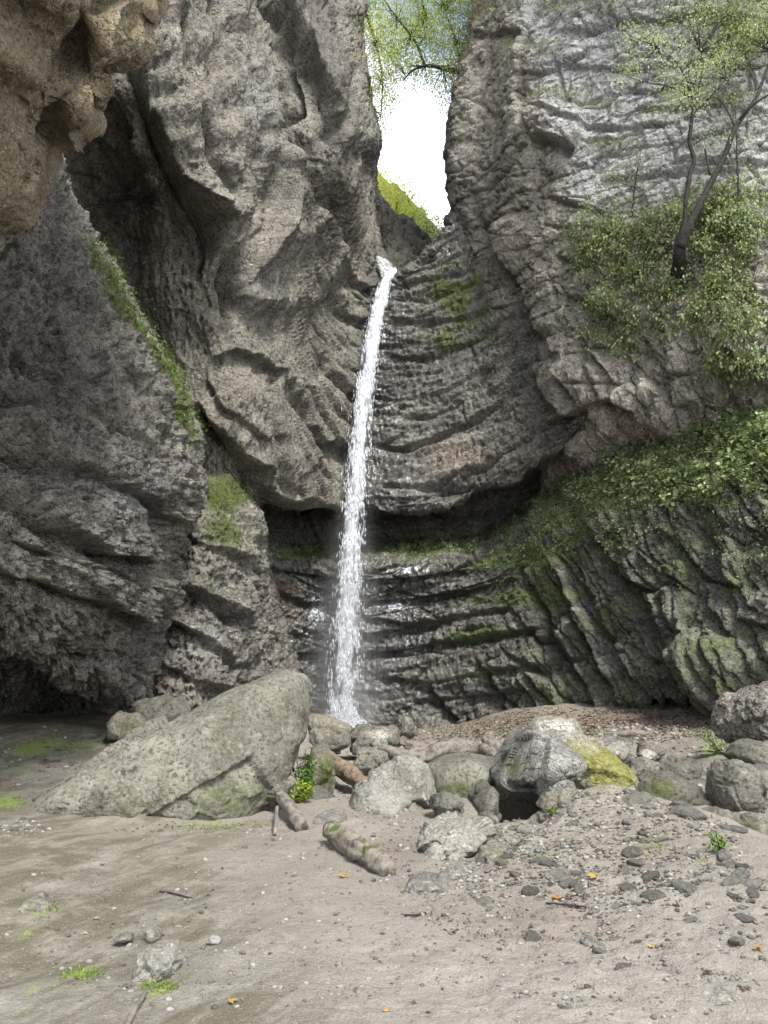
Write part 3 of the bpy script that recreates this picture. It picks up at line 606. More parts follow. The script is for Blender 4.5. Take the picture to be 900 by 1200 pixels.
# --- overhang above the camera
EDGE = [(300, -260), (200, -60), (182, 0), (166, 22), (170, 58), (150, 78), (118, 82), (104, 125), (108, 146), (76, 160), (62, 200), (34, 258), (4, 275), (-10, 300), (-120, 380)]
EDGE = [(ex-8, ey-6) for ex, ey in EDGE]
LN = [[(ex-620, ey-430, 2.4), (ex-250, ey-180, 3.6), (ex-110, ey-90, 4.6), (ex-45, ey-38, 5.4), (ex-8, ey-7, 6.), (ex, ey, 6.5), (ex-20, ey-18, 7.6), (ex-260, ey-200, 9)] for ex, ey in EDGE]
def f_ln(S, N, px, py, u, v):
    x, y = wob(px, py, S, 5, 2)
    d = .1*fbm(S*.7, 3, 150)+.04*fbm(S*2, 4, 151, .6, ridge=True)+.018*plates(S*5+.4*fbm(S*5, 2, 152)[..., None], 153)[0]+.03*fbm(S*9, 3, 154, .7, ridge=True)
    d += ledge(x, y, [(160, -30), (130, 10), (110, 45), (85, 85), (72, 130), (60, 175)], .22, .2, 22, 14, 4)+.015*plates(S*1.8+.6*fbm(S*2, 3, 7)[..., None], 9)[0]
    return d, dict(moss=0*d, wet=0*d, tint=.5*np.clip(fbm(S*.8, 3, 3)+.3, 0, 1))
build_patch('rock_overhang', LN, f_ln, M['over'], 'brown rock overhang hanging into the top left corner close to the viewer', 'cliff', (-1.5, .5, 2.5))
# ---------------------------------------------------------------- ground
def ridge2(x, y, line, wf, wb):
    """mound along a plan polyline of (x,y,height)"""
    L = np.array(line); d, s, t = sdist(x, y, L[:, :2])
    acc = np.r_[0, np.cumsum(np.hypot(*(L[1:, :2]-L[:-1, :2]).T))]; h = np.interp(t, acc/acc[-1], L[:, 2])
    w = np.where(s > 0, wf, wb)
    return h*np.exp(-(d/w)**2)
def ground_base(x, y):
    x = np.asarray(x, float); y = np.asarray(y, float)
    z = 0*x
    z = z+.78*sm(-1.8, -5.6, x)*sm(8.5, 13.5, y)+.5*sm(-6, -11, x)*sm(5, 12, y)
    z = z+.16*sm(-.5, -4, x)*sm(2, 6, y)*(1-sm(8, 11, y))
    z = z+ridge2(x, y, [(1.75, 8.5, .0), (2.1, 8.6, .4), (2.4, 8.2, .5), (2.7, 7.5, .4), (2.9, 6.8, .3), (3.4, 5.6, .22), (4.2, 4.5, .2)], 1.6, .75)
    z = z+.55*sm(14.5, 18, y)*sm(1.2, 4, x)+.25*sm(18, 21, y)*sm(2.5, 5, x)
    z = z+.5*np.exp(-((x-6.2)/1.6)**2-((y-11.8)/1.8)**2)
    z = z+.35*sm(4.5, 8, x)*sm(4, 9, y)
    z = z-.12*np.exp(-((x-3.3)/1.2)**2-((y-9.6)/1.2)**2)-.9*sm(9.05, 9.22, y)*sm(11.7, 11.4, y)*sm(1.28, 1.38, x-.05*(y-9.2))*sm(2.16, 2.06, x-.1*(y-9.2))
    z = z+.1*np.exp(-((x+1.9)/2.)**2-((y-9.6)/1.1)**2)
    return z
def ground_full(x, y):
    p = np.stack([x, y, 0*x], -1)
    z = ground_base(x, y)
    rough = .35+.65*sm(-.3, 1.2, x-.25*(y-6))*1.+.5*sm(8.5, 12, y)
    z = z+.05*fbm(p*.8, 4, 200)*1.3+.03*rough*fbm(p*2.6, 4, 205)+.012*rough*fbm(p*9, 4, 209, .6)
    # low worn slab edges on the left of the path
    xr, yr = rot2(x, y, 62)
    z = z+(1-sm(-1., .4, x-.2*(y-4)))*.013*fbm(np.stack([xr*1.6, yr*4., 0*x], -1), 5, 215, .6)
    return z
def gz(x, y): return float(ground_full(np.array([float(x)]), np.array([float(y)]))[0])
def ghit(px, py):
    d = at(px, py, 1.)-np.array([0, 0, CAMZ]); Y = np.linspace(2.5, 30, 1400)
    P_ = np.array([0, 0, CAMZ])+Y[:, None]*d[None]
    z = ground_full(P_[:, 0], P_[:, 1]); k = np.argmax(P_[:, 2] < z)
    if not (P_[:, 2] < z).any(): k = len(Y)-1
    return np.array([P_[k, 0], P_[k, 1], z[k]])
a = np.linspace(-1, 1, 721); gx = 2.6*np.sinh(a*3.35)/1.0; gx = gx/gx.max()*38
gy = np.concatenate([np.linspace(-14, 2.6, 24)[:-1], np.geomspace(2.6, 27, 660), np.linspace(27, 46, 14)[1:]])
X, Y = np.meshgrid(gx, gy); Zg = ground_full(X, Y)
V = np.stack([X, Y, Zg], -1); gpx, gpy = proj(V)
V[..., 2] += .012*np.clip(plates(V*7, 210)[0], -.5, 1)*sm(-.2, 1, X-.25*(Y-6.5))*sm(3, 4, Y)
gmoss = blobs(gpx, gpy, [(.8, 45, 875, 50, 14, -10), (.6, 100, 870, 70, 12, -15), (.7, 160, 855, 30, 8, -25), (.75, 10, 940, 26, 12), (.5, 20, 900, 40, 16), (.7, 50, 1068, 24, 8, -15), (.8, 95, 1140, 26, 6, -22), (.8, 185, 1162, 22, 6, -20), (.6, 40, 1160, 20, 8, -25), (.6, 30, 1095, 30, 8, -20), (.5, 20, 1190, 20, 8, -20), (.45, 185, 1105, 12, 6), (.5, 10, 1045, 10, 6),
                        (.7, 835, 880, 22, 14), (.5, 770, 985, 24, 8, 30), (.5, 820, 1010, 20, 6), (.5, 640, 1000, 30, 16, 20), (.6, 250, 965, 70, 4), (.45, 755, 1000, 16, 8, 40), (.4, 870, 990, 30, 10), (.6, 200, 895, 30, 8, -30)])
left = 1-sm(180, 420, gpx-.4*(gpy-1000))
litter = np.clip(blobs(gpx, gpy, [(1, 600, 852, 100, 20), (1, 730, 846, 120, 22), (.7, 480, 862, 40, 8), (.5, 800, 870, 60, 20), (.4, 620, 1050, 90, 50), (.35, 730, 980, 80, 40), (.4, 470, 1000, 40, 30)]), 0, 1)
t = NT('trodden_earth')
n1 = t.noise(.5, 5, .6, .3); n2 = t.noise(3.5, 6, .7); n3 = t.noise(22, 5, .75); n4 = t.noise(90, 3, .7)
sw = t.noise(1., 5, .62, .5, co=t.map((.9, 5.5, 1.), co=t.map(1., (0, 0, -66))))
st = t.noise(1., 5, .7, .3, co=t.map((4., 22, 1.), co=t.map(1., (0, 0, -75))))
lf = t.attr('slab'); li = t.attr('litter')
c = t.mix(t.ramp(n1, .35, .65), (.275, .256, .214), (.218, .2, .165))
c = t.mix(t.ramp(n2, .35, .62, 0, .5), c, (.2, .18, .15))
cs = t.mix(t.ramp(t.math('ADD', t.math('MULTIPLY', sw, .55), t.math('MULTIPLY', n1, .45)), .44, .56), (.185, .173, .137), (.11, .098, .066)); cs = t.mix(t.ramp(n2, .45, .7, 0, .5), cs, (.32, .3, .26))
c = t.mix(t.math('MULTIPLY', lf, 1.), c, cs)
c = t.mix(t.math('MULTIPLY', li, t.ramp(n3, .35, .55)), c, (.12, .09, .067))
c = t.mix(t.ramp(n3, .36, .46, .7, 0), c, (.12, .105, .085))
c = t.mix(t.math('MULTIPLY', t.ramp(st, .36, .28), t.ramp(n2, .45, .6)), c, (.09, .08, .065))
c = t.mix(t.ramp(n4, .56, .7, 0, .55), c, (.45, .43, .39))
c = t.mix(t.ramp(n4, .3, .42, .5, 0), c, (.1, .085, .065))
mo = t.attr('moss'); mn = t.math('ADD', mo, t.math('MULTIPLY', t.math('SUBTRACT', t.noise(26, 6, .8), .5), 2.2))
c = t.mix(t.math('MULTIPLY', t.ramp(mn, .4, .8), t.ramp(mo, .05, .35)), c, t.mix(n3, (.14, .2, .04), (.27, .34, .09)))
h = t.math('ADD', t.math('ADD', n3, t.math('MULTIPLY', st, .35)), t.math('MULTIPLY', n4, .4)); h = t.math('ADD', h, t.math('MULTIPLY', t.math('MULTIPLY', sw, lf), .4))
ng = t.end(t.bsdf(c, .92, t.bump(h, 1., .035), .2))
R_, C_ = X.shape
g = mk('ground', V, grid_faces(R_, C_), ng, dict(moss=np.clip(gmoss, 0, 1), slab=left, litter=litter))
tag(g, 'pale trodden sandy earth with a worn slope and gravel bank', 'ground', kind='structure')
print('ground', round(time.time()-T0, 1))

# ---------------------------------------------------------------- boulders
def ico(n):
    import bmesh
    b = bmesh.new(); bmesh.ops.create_icosphere(b, subdivisions=n, radius=1)
    v = np.array([x.co[:] for x in b.verts]); f = np.array([[q.index for q in p.verts] for p in b.faces]); b.free(); return v, f
ICO = {k: ico(k) for k in (2, 3, 4, 5, 6, 7)}
def boulder(outline, Y, thick, label, mat='stone', cat='boulder', group=None, rough=1., moss=None, seed=0, sub=5, blocky=.66, tint=None, tip=0., name='boulder', facet=.3, wet=None, lean=None, pebbly=False):
    """closed stone whose silhouette follows the outline (photo pixels) at Y metres; `thick` metres from front to back"""
    o = np.array(outline, float); c = (o.min(0)+o.max(0))/2
    th = np.arctan2(-(o[:, 1]-c[1]), o[:, 0]-c[0]); r = np.hypot(o[:, 0]-c[0], o[:, 1]-c[1])
    k = np.argsort(th); th = th[k]; r = r[k]
    # walk the outline as straight edges, closed
    q = np.stack([r*np.cos(th), r*np.sin(th)], 1); T = np.linspace(-np.pi, np.pi, 241); rad = np.zeros(241)
    qq = np.concatenate([q, q[:1]])
    for i, t_ in enumerate(T):
        dx, dy = math.cos(t_), math.sin(t_); best = 0
        for (ax, ay), (bx, by) in zip(qq[:-1], qq[1:]):
            den = dx*(by-ay)-dy*(bx-ax)
            if abs(den) < 1e-9: continue
            u = (ax*(by-ay)-ay*(bx-ax))/den; w = (ax*dy-ay*dx)/den if abs(den) > 0 else 9
            if u > 0 and -1e-6 <= w <= 1+1e-6: best = max(best, u)
        rad[i] = best if best > 0 else np.interp(t_, th, r, period=2*np.pi)
    kern = np.array([1, 2, 3, 2, 1.])/9; rad = np.convolve(np.r_[rad[-3:-1], rad, rad[1:3]], kern, 'valid')
    v, f = ICO[sub]
    ang = np.arctan2(v[:, 2], v[:, 0]); rho = np.hypot(v[:, 0], v[:, 2])
    rr_ = np.interp(ang, T, rad)*rho**blocky
    bx = c[0]+np.cos(ang)*rr_; by = c[1]-np.sin(ang)*rr_
    yy = Y+np.sign(v[:, 1])*np.abs(v[:, 1])**(blocky+.1)*thick*.5
    if lean: yy = yy+lean*(np.sin(ang)*rr_/F*Y)           # top leans away
    m = F/Y                                               # metres at the boulder's own distance: back does not grow with distance
    C0 = at(c[0], c[1], Y); P3 = at(bx, by, Y*np.ones(len(bx))); P3[:, 1] = yy
    sz = (P3.max(0)-P3.min(0)).max(); q3 = P3/sz*3+seed*7.7
    n = v/np.array([1, 1, 1]); ctr = P3.mean(0); n = P3-ctr; n /= np.linalg.norm(n, axis=1, keepdims=True)
    d = rough*sz*(.022*fbm(q3*.9, 3, seed)+facet*.2*plates(q3*.8, seed+1, .9, 1.3)[0]+.012*fbm(q3*2.5, 4, seed+2, .6, ridge=True)+.008*fbm(q3*9, 3, seed+3)+.012*plates(q3*4.+.4*fbm(q3*4, 2, 3)[..., None], seed+4)[0])
    if pebbly:
        f1, f2, cid, off = worley(q3*4.2, 5); d = d+sz*.035*np.clip(.75-f1*1.15, 0, 1); f1, f2, cid, off = worley(q3*8, 6); d = d+sz*.012*np.clip(.7-f1, 0, 1)
    P3 = P3+n*d[:, None]
    px, py = proj(P3)
    at_ = {}
    mo = np.zeros(len(P3))
    if moss: mo = blobs(px, py, moss)
    at_['moss'] = np.clip(mo*.95, 0, 1); at_['tint'] = blobs(px, py, tint) if tint else 0*mo; at_['wet'] = blobs(px, py, wet) if wet else 0*mo
    loc = (ctr[0], ctr[1], P3[:, 2].min())
    ob = mk(name, P3, f, M[mat], at_, loc=loc)
    tag(ob, label, cat, group)
    return ob
B = boulder
B([(38, 950), (62, 932), (95, 908), (150, 870), (215, 836), (270, 808), (315, 790), (340, 790), (356, 797), (360, 830), (359, 862), (350, 895), (334, 930), (306, 962), (250, 972), (180, 975), (120, 962), (70, 965)], 9.6, 1.7,
  'largest boulder, a pale grey sloping wedge at the left edge of the path', sub=7, rough=.6, lean=.35, facet=.14, moss=[(.7, 270, 935, 100, 40), (.55, 170, 945, 100, 28), (.5, 340, 880, 30, 70), (.4, 330, 820, 25, 30), (.35, 240, 870, 80, 30, -25), (.5, 90, 930, 50, 20, -30)], tint=[(.4, 310, 825, 60, 30, -30)], seed=1)
B([(158, 838), (163, 823), (188, 814), (212, 818), (224, 832), (216, 850), (190, 858), (166, 855)], 13.2, .9, 'rounded brown stone resting behind the largest boulder near the shadowed hollow', moss=[(.3, 200, 830, 30, 20)], seed=2, rough=.7)
B([(128, 848), (140, 838), (160, 836), (172, 845), (170, 862), (150, 870), (130, 865)], 12.7, .7, 'small dark mossy stone left of the rounded brown stone', moss=[(.7, 155, 850, 30, 20)], seed=3, sub=4, mat='stone')
B([(362, 858), (360, 845), (370, 838), (390, 840), (412, 852), (410, 866), (385, 872)], 15.2, .9, 'grey stone beside the foot of the waterfall on its left', seed=4, rough=1.)
B([(364, 868), (366, 855), (385, 850), (405, 858), (411, 872), (395, 880), (375, 878)], 14.2, .7, 'flat grey stone in front of the stone at the foot of the waterfall', seed=5, sub=4)
B([(412, 880), (414, 862), (425, 852), (448, 849), (466, 855), (468, 868), (456, 882), (435, 886)], 15.3, 1., 'pale squarish stone right of the foot of the waterfall', tint=[(.7, 440, 860, 30, 12)], seed=6, rough=1.)
B([(412, 872), (420, 865), (432, 868), (433, 878), (424, 886), (413, 884)], 13.6, .4, 'small dark stone between the two pale stones under the waterfall', seed=7, sub=4)
B([(413, 893), (420, 880), (440, 878), (453, 882), (455, 893), (445, 903), (425, 905)], 12.6, .6, 'grey stone with a dark hollow side in front of the drift log', seed=8, moss=[(.5, 422, 895, 8, 8)])
B([(456, 894), (465, 886), (476, 888), (482, 898), (476, 904), (460, 903)], 12.1, .35, 'small angular stone under the near end of the drift log', seed=9, sub=4)
B([(360, 935), (362, 895), (366, 876), (380, 873), (390, 885), (394, 915), (390, 934), (375, 940)], 11.2, .7, 'upright mossy block between the largest boulder and the brown log', moss=[(1, 382, 905, 14, 28)], seed=10, rough=.8)
B([(402, 968), (412, 950), (424, 925), (436, 906), (455, 897), (475, 898), (492, 904), (503, 925), (514, 950), (498, 972), (450, 980), (415, 978)], 10., 1., 'white speckled pyramid shaped stone in the middle of the path', mat='speck', moss=[(.55, 420, 955, 20, 22), (.5, 480, 965, 30, 10)], seed=11, rough=1.1, lean=.45, sub=6)
B([(494, 915), (500, 898), (520, 886), (550, 883), (578, 888), (592, 905), (594, 930), (575, 942), (530, 940), (500, 932)], 11.3, 1.3, 'broad smooth stone with a pale flat top and mossy side', moss=[(.9, 540, 925, 60, 12), (.7, 580, 915, 20, 20)], tint=[(.5, 540, 895, 50, 9)], seed=12, rough=.45, sub=6, facet=.1, lean=.3)
B([(577, 908), (583, 898), (592, 884), (604, 866), (615, 854), (628, 857), (648, 866), (664, 878), (669, 890), (664, 900), (648, 900), (634, 910), (612, 917), (586, 916)], 10.35, 2.6, 'pointed grey boulder propped over a black hollow', moss=[(.8, 600, 895, 18, 24), (.5, 625, 880, 14, 14)], tint=[(.6, 640, 870, 26, 12, 30)], seed=13, rough=.7, sub=6, mat='darker', blocky=.6)
B([(634, 930), (630, 915), (640, 903), (655, 903), (668, 914), (674, 928), (660, 934), (645, 938)], 9.3, .7, 'lobed grey stone tucked under the right side of the propped boulder', seed=14, rough=.8, mat='darker', tint=[(.5, 650, 908, 18, 8)])
B([(634, 944), (640, 930), (655, 926), (675, 926), (686, 936), (680, 952), (655, 958), (640, 954)], 9.0, .6, 'small lichen covered stone right of the black hollow', moss=[(.6, 655, 935, 24, 8)], seed=15)
B([(548, 956), (550, 935), (560, 920), (572, 912), (580, 920), (580, 945), (574, 960)], 10.2, 1.7, 'grey stone closing the left side of the black hollow under the propped boulder', seed=16, sub=5, rough=.6)
B([(620, 855), (628, 843), (648, 839), (668, 842), (678, 856), (682, 875), (650, 880), (625, 870)], 12.6, 1.1, 'pale cream stone at the top of the moss covered boulder', tint=[(.8, 650, 850, 40, 14)], seed=17, rough=.5, mat='paler', moss=[(.3, 660, 865, 30, 12)])
B([(636, 890), (640, 866), (655, 858), (680, 863), (706, 876), (728, 896), (742, 915), (746, 930), (730, 938), (690, 935), (655, 920)], 11.2, 1.4, 'sloping boulder covered with yellow green moss', mat='paler', moss=[(1.2, 715, 902, 40, 34, 30), (.75, 680, 885, 46, 30), (.4, 655, 870, 26, 20)], seed=18, rough=.5, sub=6, lean=.4)
B([(742, 925), (750, 912), (768, 905), (795, 908), (815, 920), (823, 940), (820, 955), (795, 960), (765, 948), (748, 938)], 10.6, .9, 'rounded mossy green boulder in the gully behind the gravel bank', moss=[(.85, 775, 925, 30, 20), (.6, 800, 940, 30, 18)], seed=19, rough=.6, sub=6)
B([(774, 905), (780, 893), (800, 889), (818, 894), (824, 908), (812, 920), (790, 918)], 12., .8, 'flat tan stone behind the mossy green boulder', seed=20, moss=[(.4, 800, 895, 30, 8)], rough=.7)
B([(735, 905), (742, 893), (756, 889), (770, 896), (768, 908), (752, 914), (740, 913)], 12.2, .6, 'grey stone in the gully left of the flat tan stone', seed=21)
B([(700, 888), (703, 873), (716, 868), (735, 874), (738, 890), (728, 902), (706, 900)], 13.2, .7, 'white grey speckled stone in the rubble above the mossy slope boulder', mat='speck', seed=22)
B([(748, 882), (754, 872), (768, 871), (778, 880), (770, 890), (756, 890)], 13.4, .5, 'small brownish stone in the rubble behind the gully', seed=23, sub=4)
B([(749, 884), (758, 878), (767, 882), (768, 890), (758, 894), (750, 891)], 12.7, .35, 'small rounded pale stone above the gully', seed=24, sub=4, tint=[(.8, 758, 885, 14, 14)])
B([(840, 930), (843, 908), (852, 896), (872, 893), (886, 900), (890, 916), (882, 926), (886, 940), (876, 954), (855, 955), (843, 945)], 10.1, .9, 'tall two lobed grey boulder at the right end of the gully', seed=25, rough=.8, sub=6, tint=[(.4, 875, 905, 16, 12)])
B([(820, 975), (822, 955), (838, 946), (858, 950), (867, 965), (858, 985), (838, 995)], 8.9, .6, 'square mossy stone at the lower right edge of the gravel bank', seed=26, moss=[(.5, 845, 985, 20, 16), (.4, 835, 960, 20, 14)])
B([(858, 975), (866, 960), (885, 956), (910, 965), (915, 985), (890, 992), (865, 990)], 8.6, .6, 'yellow mossy stone cut off by the right edge beside the gully', seed=27, moss=[(.8, 880, 970, 24, 14)])
B([(848, 1000), (860, 984), (885, 979), (915, 985), (925, 1005), (890, 1012), (860, 1010)], 7.6, .7, 'pale flat stone low at the right edge of the picture', seed=28, tint=[(.7, 885, 995, 40, 16)], moss=[(.5, 890, 985, 20, 8)])
B([(850, 850), (854, 828), (866, 816), (885, 808), (920, 800), (950, 830), (950, 885), (900, 885), (870, 872), (854, 862)], 12.6, 1.8, 'dark lump of pebble conglomerate at the right edge', cat='boulder', seed=29, rough=1., sub=6, pebbly=True, mat='near')
B([(852, 885), (860, 870), (880, 866), (915, 872), (930, 900), (905, 912), (875, 903)], 11.5, 1., 'smooth grey stone below the pebble conglomerate lump', seed=30, rough=.6)
B([(488, 1000), (492, 985), (508, 972), (530, 962), (552, 958), (570, 966), (577, 980), (562, 992), (535, 1003), (518, 1018), (500, 1014)], 7.6, .75, 'flat veined grey slab lying on the path right of centre', mat='speck', seed=31, lean=.9, sub=6, rough=1.2)
B([(504, 945), (508, 934), (522, 930), (538, 938), (543, 950), (530, 962), (514, 958)], 9.2, .5, 'dark edged stone behind the flat veined slab', seed=32, rough=1.1)
B([(476, 1043), (482, 1031), (500, 1027), (524, 1030), (532, 1042), (524, 1053), (492, 1055)], 6.35, .4, 'flat pale stone on the path below the veined slab', mat='speck', seed=33, lean=.5)
B([(518, 1028), (524, 1016), (540, 1013), (553, 1022), (548, 1035), (528, 1036)], 6.85, .3, 'small grey stone touching the lower end of the veined slab', seed=34, sub=4, mat='speck')
B([(558, 1008), (564, 993), (580, 988), (596, 996), (602, 1012), (582, 1020), (562, 1018)], 7.2, .4, 'mossy stone on the gravel right of the veined slab', seed=35, moss=[(.5, 580, 1000, 20, 12)])
B([(602, 1000), (608, 988), (622, 986), (634, 994), (632, 1004), (615, 1008)], 7.7, .3, 'small olive mossy stone under the gravel bank', seed=36, sub=4, moss=[(.6, 618, 994, 16, 10)])
B([(546, 1062), (556, 1053), (572, 1054), (588, 1060), (580, 1070), (560, 1072)], 5.95, .3, 'low brown stone half sunk in the earth at the foot of the bank', seed=37, sub=4)
B([(750, 1068), (752, 1052), (762, 1046), (774, 1052), (777, 1066), (770, 1078), (757, 1078)], 5.75, .25, 'smooth upright grey stone on the gravel slope', seed=38, sub=4, rough=.4)
B([(760, 1030), (768, 1018), (780, 1016), (796, 1026), (794, 1040), (776, 1042)], 6.3, .3, 'split grey stone above the smooth upright stone', seed=39, sub=4)
B([(785, 1048), (792, 1040), (804, 1042), (808, 1052), (798, 1058), (788, 1056)], 6., .2, 'small pale stone on the gravel slope right of the split stone', seed=40, sub=3)
B([(826, 1094), (834, 1082), (850, 1078), (868, 1084), (874, 1096), (855, 1102), (836, 1102)], 5.25, .28, 'low dark stone near the right edge of the path', seed=41, sub=4)
B([(814, 1178), (822, 1162), (840, 1155), (860, 1160), (868, 1174), (855, 1188), (832, 1190)], 4.25, .25, 'sharp angular pale stone in the lower right corner', seed=42, mat='speck', rough=1.3)
B([(18, 1082), (24, 1064), (40, 1054), (60, 1058), (70, 1072), (58, 1086), (34, 1090)], 5.6, .35, 'dark capped stone sunk in the worn slope at lower left', seed=43, sub=5, rough=1.2, moss=[(.4, 40, 1084, 26, 6)])
B([(156, 1145), (164, 1120), (180, 1106), (198, 1108), (206, 1125), (196, 1145), (176, 1156), (160, 1156)], 4.62, .3, 'largest of the stones sunk in the slope at lower left', seed=44, mat='speck', rough=1.3, moss=[(.5, 190, 1148, 20, 8)])
B([(170, 1098), (176, 1087), (186, 1088), (188, 1100), (178, 1106)], 5.1, .15, 'small grey stone just above the largest sunken stone', seed=45, sub=3)
B([(184, 1165), (190, 1154), (200, 1158), (198, 1170), (188, 1172)], 4.45, .1, 'little pointed stone just below the largest sunken stone', seed=46, sub=3)
B([(466, 862), (468, 846), (475, 838), (483, 842), (487, 858), (480, 866)], 18, .6, 'upright brown stone against the foot of the wet wall', seed=47, sub=4, tint=[(0, 1, 1, 1, 1)], mat='near')
B([(690, 978), (700, 964), (718, 962), (730, 972), (726, 984), (700, 986)], 7.7, .3, 'dark stone pressed into the crest of the gravel bank', seed=48, sub=4)
B([(632, 1034), (640, 1022), (652, 1024), (656, 1036), (644, 1042)], 6.7, .22, 'grey stone amid the heap of small rubble on the path side', seed=49, sub=3)
B([(700, 1038), (712, 1022), (734, 1024), (740, 1034), (722, 1042)], 6.5, .3, 'flat pale stone set in the gravel beside a yellow leaf', seed=50, sub=4)
B([(135, 1100), (142, 1094), (155, 1096), (154, 1102), (142, 1105)], 5., .12, 'thin flat stone on the worn slope at left', seed=51, sub=3)
B([(243, 1103), (248, 1098), (258, 1099), (257, 1104), (248, 1106)], 5., .1, 'single white pebble on the bare path', seed=52, sub=3, tint=[(1, 250, 1100, 20, 20)], cat='pebble', name='pebble')
print('boulders', round(time.time()-T0, 1))

# ---------------------------------------------------------------- logs
def tube(path, rads, n=14, seed=0, nz=.12, sub=6, cap=True, fr=3.):
    """tube mesh arrays along 3-D path with noise; closed ends"""
    P_ = np.array(path, float); m = len(P_); W = cr_weights(m, np.linspace(0, m-1, (m-1)*sub+1)); P_ = W@P_; r = np.maximum(W@np.array(rads, float), .004)
    T = np.gradient(P_, axis=0); T /= np.linalg.norm(T, axis=1, keepdims=True)+1e-9
    up = np.array([0, 0, 1.]) if abs(T[:, 2]).mean() < .8 else np.array([0, 1., 0])
    A = np.cross(T, up); A /= np.linalg.norm(A, axis=1, keepdims=True)+1e-9; Bn = np.cross(A, T)
    th = np.linspace(0, 2*np.pi, n, endpoint=False)
    ring = A[:, None]*np.cos(th)[None, :, None]+Bn[:, None]*np.sin(th)[None, :, None]
    V = P_[:, None]+ring*r[:, None, None]
    if nz: V = V+ring*(r[:, None]*.22*fbm(np.stack(np.broadcast_arrays(np.cos(th)[None]*4+seed, np.sin(th)[None]*4, np.linspace(0, m*.8, len(P_))[:, None]), -1), 3, seed+6))[..., None]
    if nz: V = V+ring*(r[:, None]*.22*fbm(np.stack(np.broadcast_arrays(np.cos(th)[None]*1.6+seed, np.sin(th)[None]*1.6, np.linspace(0, m*.5, len(P_))[:, None]), -1), 3, seed+3))[..., None]
    if nz: V = V+ring*(r[:, None]*nz*2*fbm(V*fr/max(r.max(), .01)*.25, 3, seed))[..., None]
    k = len(P_); i = np.arange(k-1)[:, None]*n+np.arange(n)[None]; j = np.arange(k-1)[:, None]*n+(np.arange(n)[None]+1) % n
    Fc = np.stack([i, j, j+n, i+n], -1).reshape(-1, 4)
    V = V.reshape(-1, 3)
    if cap:
        b = len(V); V = np.concatenate([V, P_[:1]+T[:1]*r[0]*.1, P_[-1:]-T[-1:]*r[-1]*.15]); a_ = np.arange(n)
        c1 = np.stack([(a_+1) % n, a_, a_*0+b, a_*0+b], 1); e = (k-1)*n; c2 = np.stack([e+a_, e+(a_+1) % n, a_*0+b+1, a_*0+b+1], 1)
        return V, Fc, np.concatenate([c1[:, :3], c2[:, :3]])
    return V, Fc, None
def mk_tube(name, path, rads, mat, parent=None, loc=None, **kw):
    V, Fc, caps = tube(path, rads, **kw)
    if loc is not None: V = V-np.asarray(loc)
    me = bpy.data.meshes.new(name); me.from_pydata(V.tolist(), [], Fc.tolist()+(caps.tolist() if caps is not None else [])); me.materials.append(mat)
    me.polygons.foreach_set('use_smooth', np.ones(len(me.polygons), bool))
    o = bpy.data.objects.new(name, me); COL.objects.link(o)
    if parent: o.parent = parent
    elif loc is not None: o.location = Vector(loc)
    return o
def log(pts, rads, label, mat='log', name='log', branches=(), cat='log', **kw):
    P_ = [at(*p) for p in pts]; b = P_[0].copy()
    o = mk_tube(name, P_, rads, M[mat], loc=b, **kw); tag(o, label, cat)
    for bp, br in branches:
        mk_tube('branch_stub', [at(*p)-b for p in bp], br, M[mat], parent=o, loc=(0, 0, 0), **kw)
    return o
log([(436, 872, 13.6), (455, 880, 13.4), (475, 888, 13.2), (496, 888, 13.2), (518, 880, 13.3), (545, 877, 13.6), (570, 880, 13.6), (592, 890, 13.2)], [.05, .1, .13, .13, .17, .15, .14, .09], 'long bleached drift log lying across behind the path',
    branches=[([(516, 880, 13.3), (528, 872, 13.5), (545, 869, 14)], [.12, .1, .04]), ([(566, 880, 13.5), (585, 872, 13.9), (600, 868, 14.2)], [.1, .08, .03])], n=24, nz=.14, seed=3)
log([(380, 884, 12.2), (396, 897, 11.8), (414, 910, 11.3), (433, 925, 10.8)], [.1, .12, .12, .11], 'split brown log between the mossy block and the speckled stone', 'logbrown', n=22, nz=.14, seed=5)
log([(324, 926, 9.2), (334, 940, 8.9), (344, 955, 8.6), (354, 970, 8.35)], [.06, .07, .075, .07], 'grey log stub leaning at the right foot of the largest boulder', n=20, nz=.12, seed=6)
log([(388, 972, 7.9), (405, 984, 7.6), (425, 998, 7.2), (445, 1012, 6.9), (456, 1020, 6.75)], [.085, .1, .1, .085, .07], 'mossy log lying half buried in the earth of the path', 'logmoss', n=22, nz=.16, seed=7)
log([(573, 862, 13.4), (576, 874, 13.2), (582, 886, 13)], [.09, .13, .12], 'short upright driftwood stump beside the drift log', n=14, nz=.2, seed=8)
log([(566, 876, 12.9), (580, 887, 12.6), (598, 900, 12.3)], [.08, .1, .08], 'slanting piece of driftwood in front of the driftwood stump', n=14, nz=.2, seed=9)
log([(716, 862, 16.6), (735, 860, 16.5), (758, 860, 16.5)], [.05, .07, .06], 'pale straight stick of driftwood lying on the far gravel', n=10, nz=.15, seed=10, cat='driftwood', name='driftwood')
def stick(pts, r, label, cat='stick'):
    P_ = [ghit(px, py)+np.array([0, 0, r*.9+z]) for px, py, z in pts]
    o = mk_tube('stick', P_, [r]*len(P_), M['bark'] if r < .012 else M['log'], loc=P_[0], n=7, sub=4, nz=.2); tag(o, label, cat)
stick([(148, 1206, 0), (158, 1190, .01), (170, 1172, .02)], .013, 'grey stick on the worn slope at the bottom left')
stick([(187, 1046, 0), (200, 1049, .005), (224, 1054, 0)], .006, 'thin curved twig on the bare path at left')
stick([(474, 1074, 0), (486, 1075, .005), (499, 1072, 0)], .007, 'thin dark twig on the path below the flat pale stone')
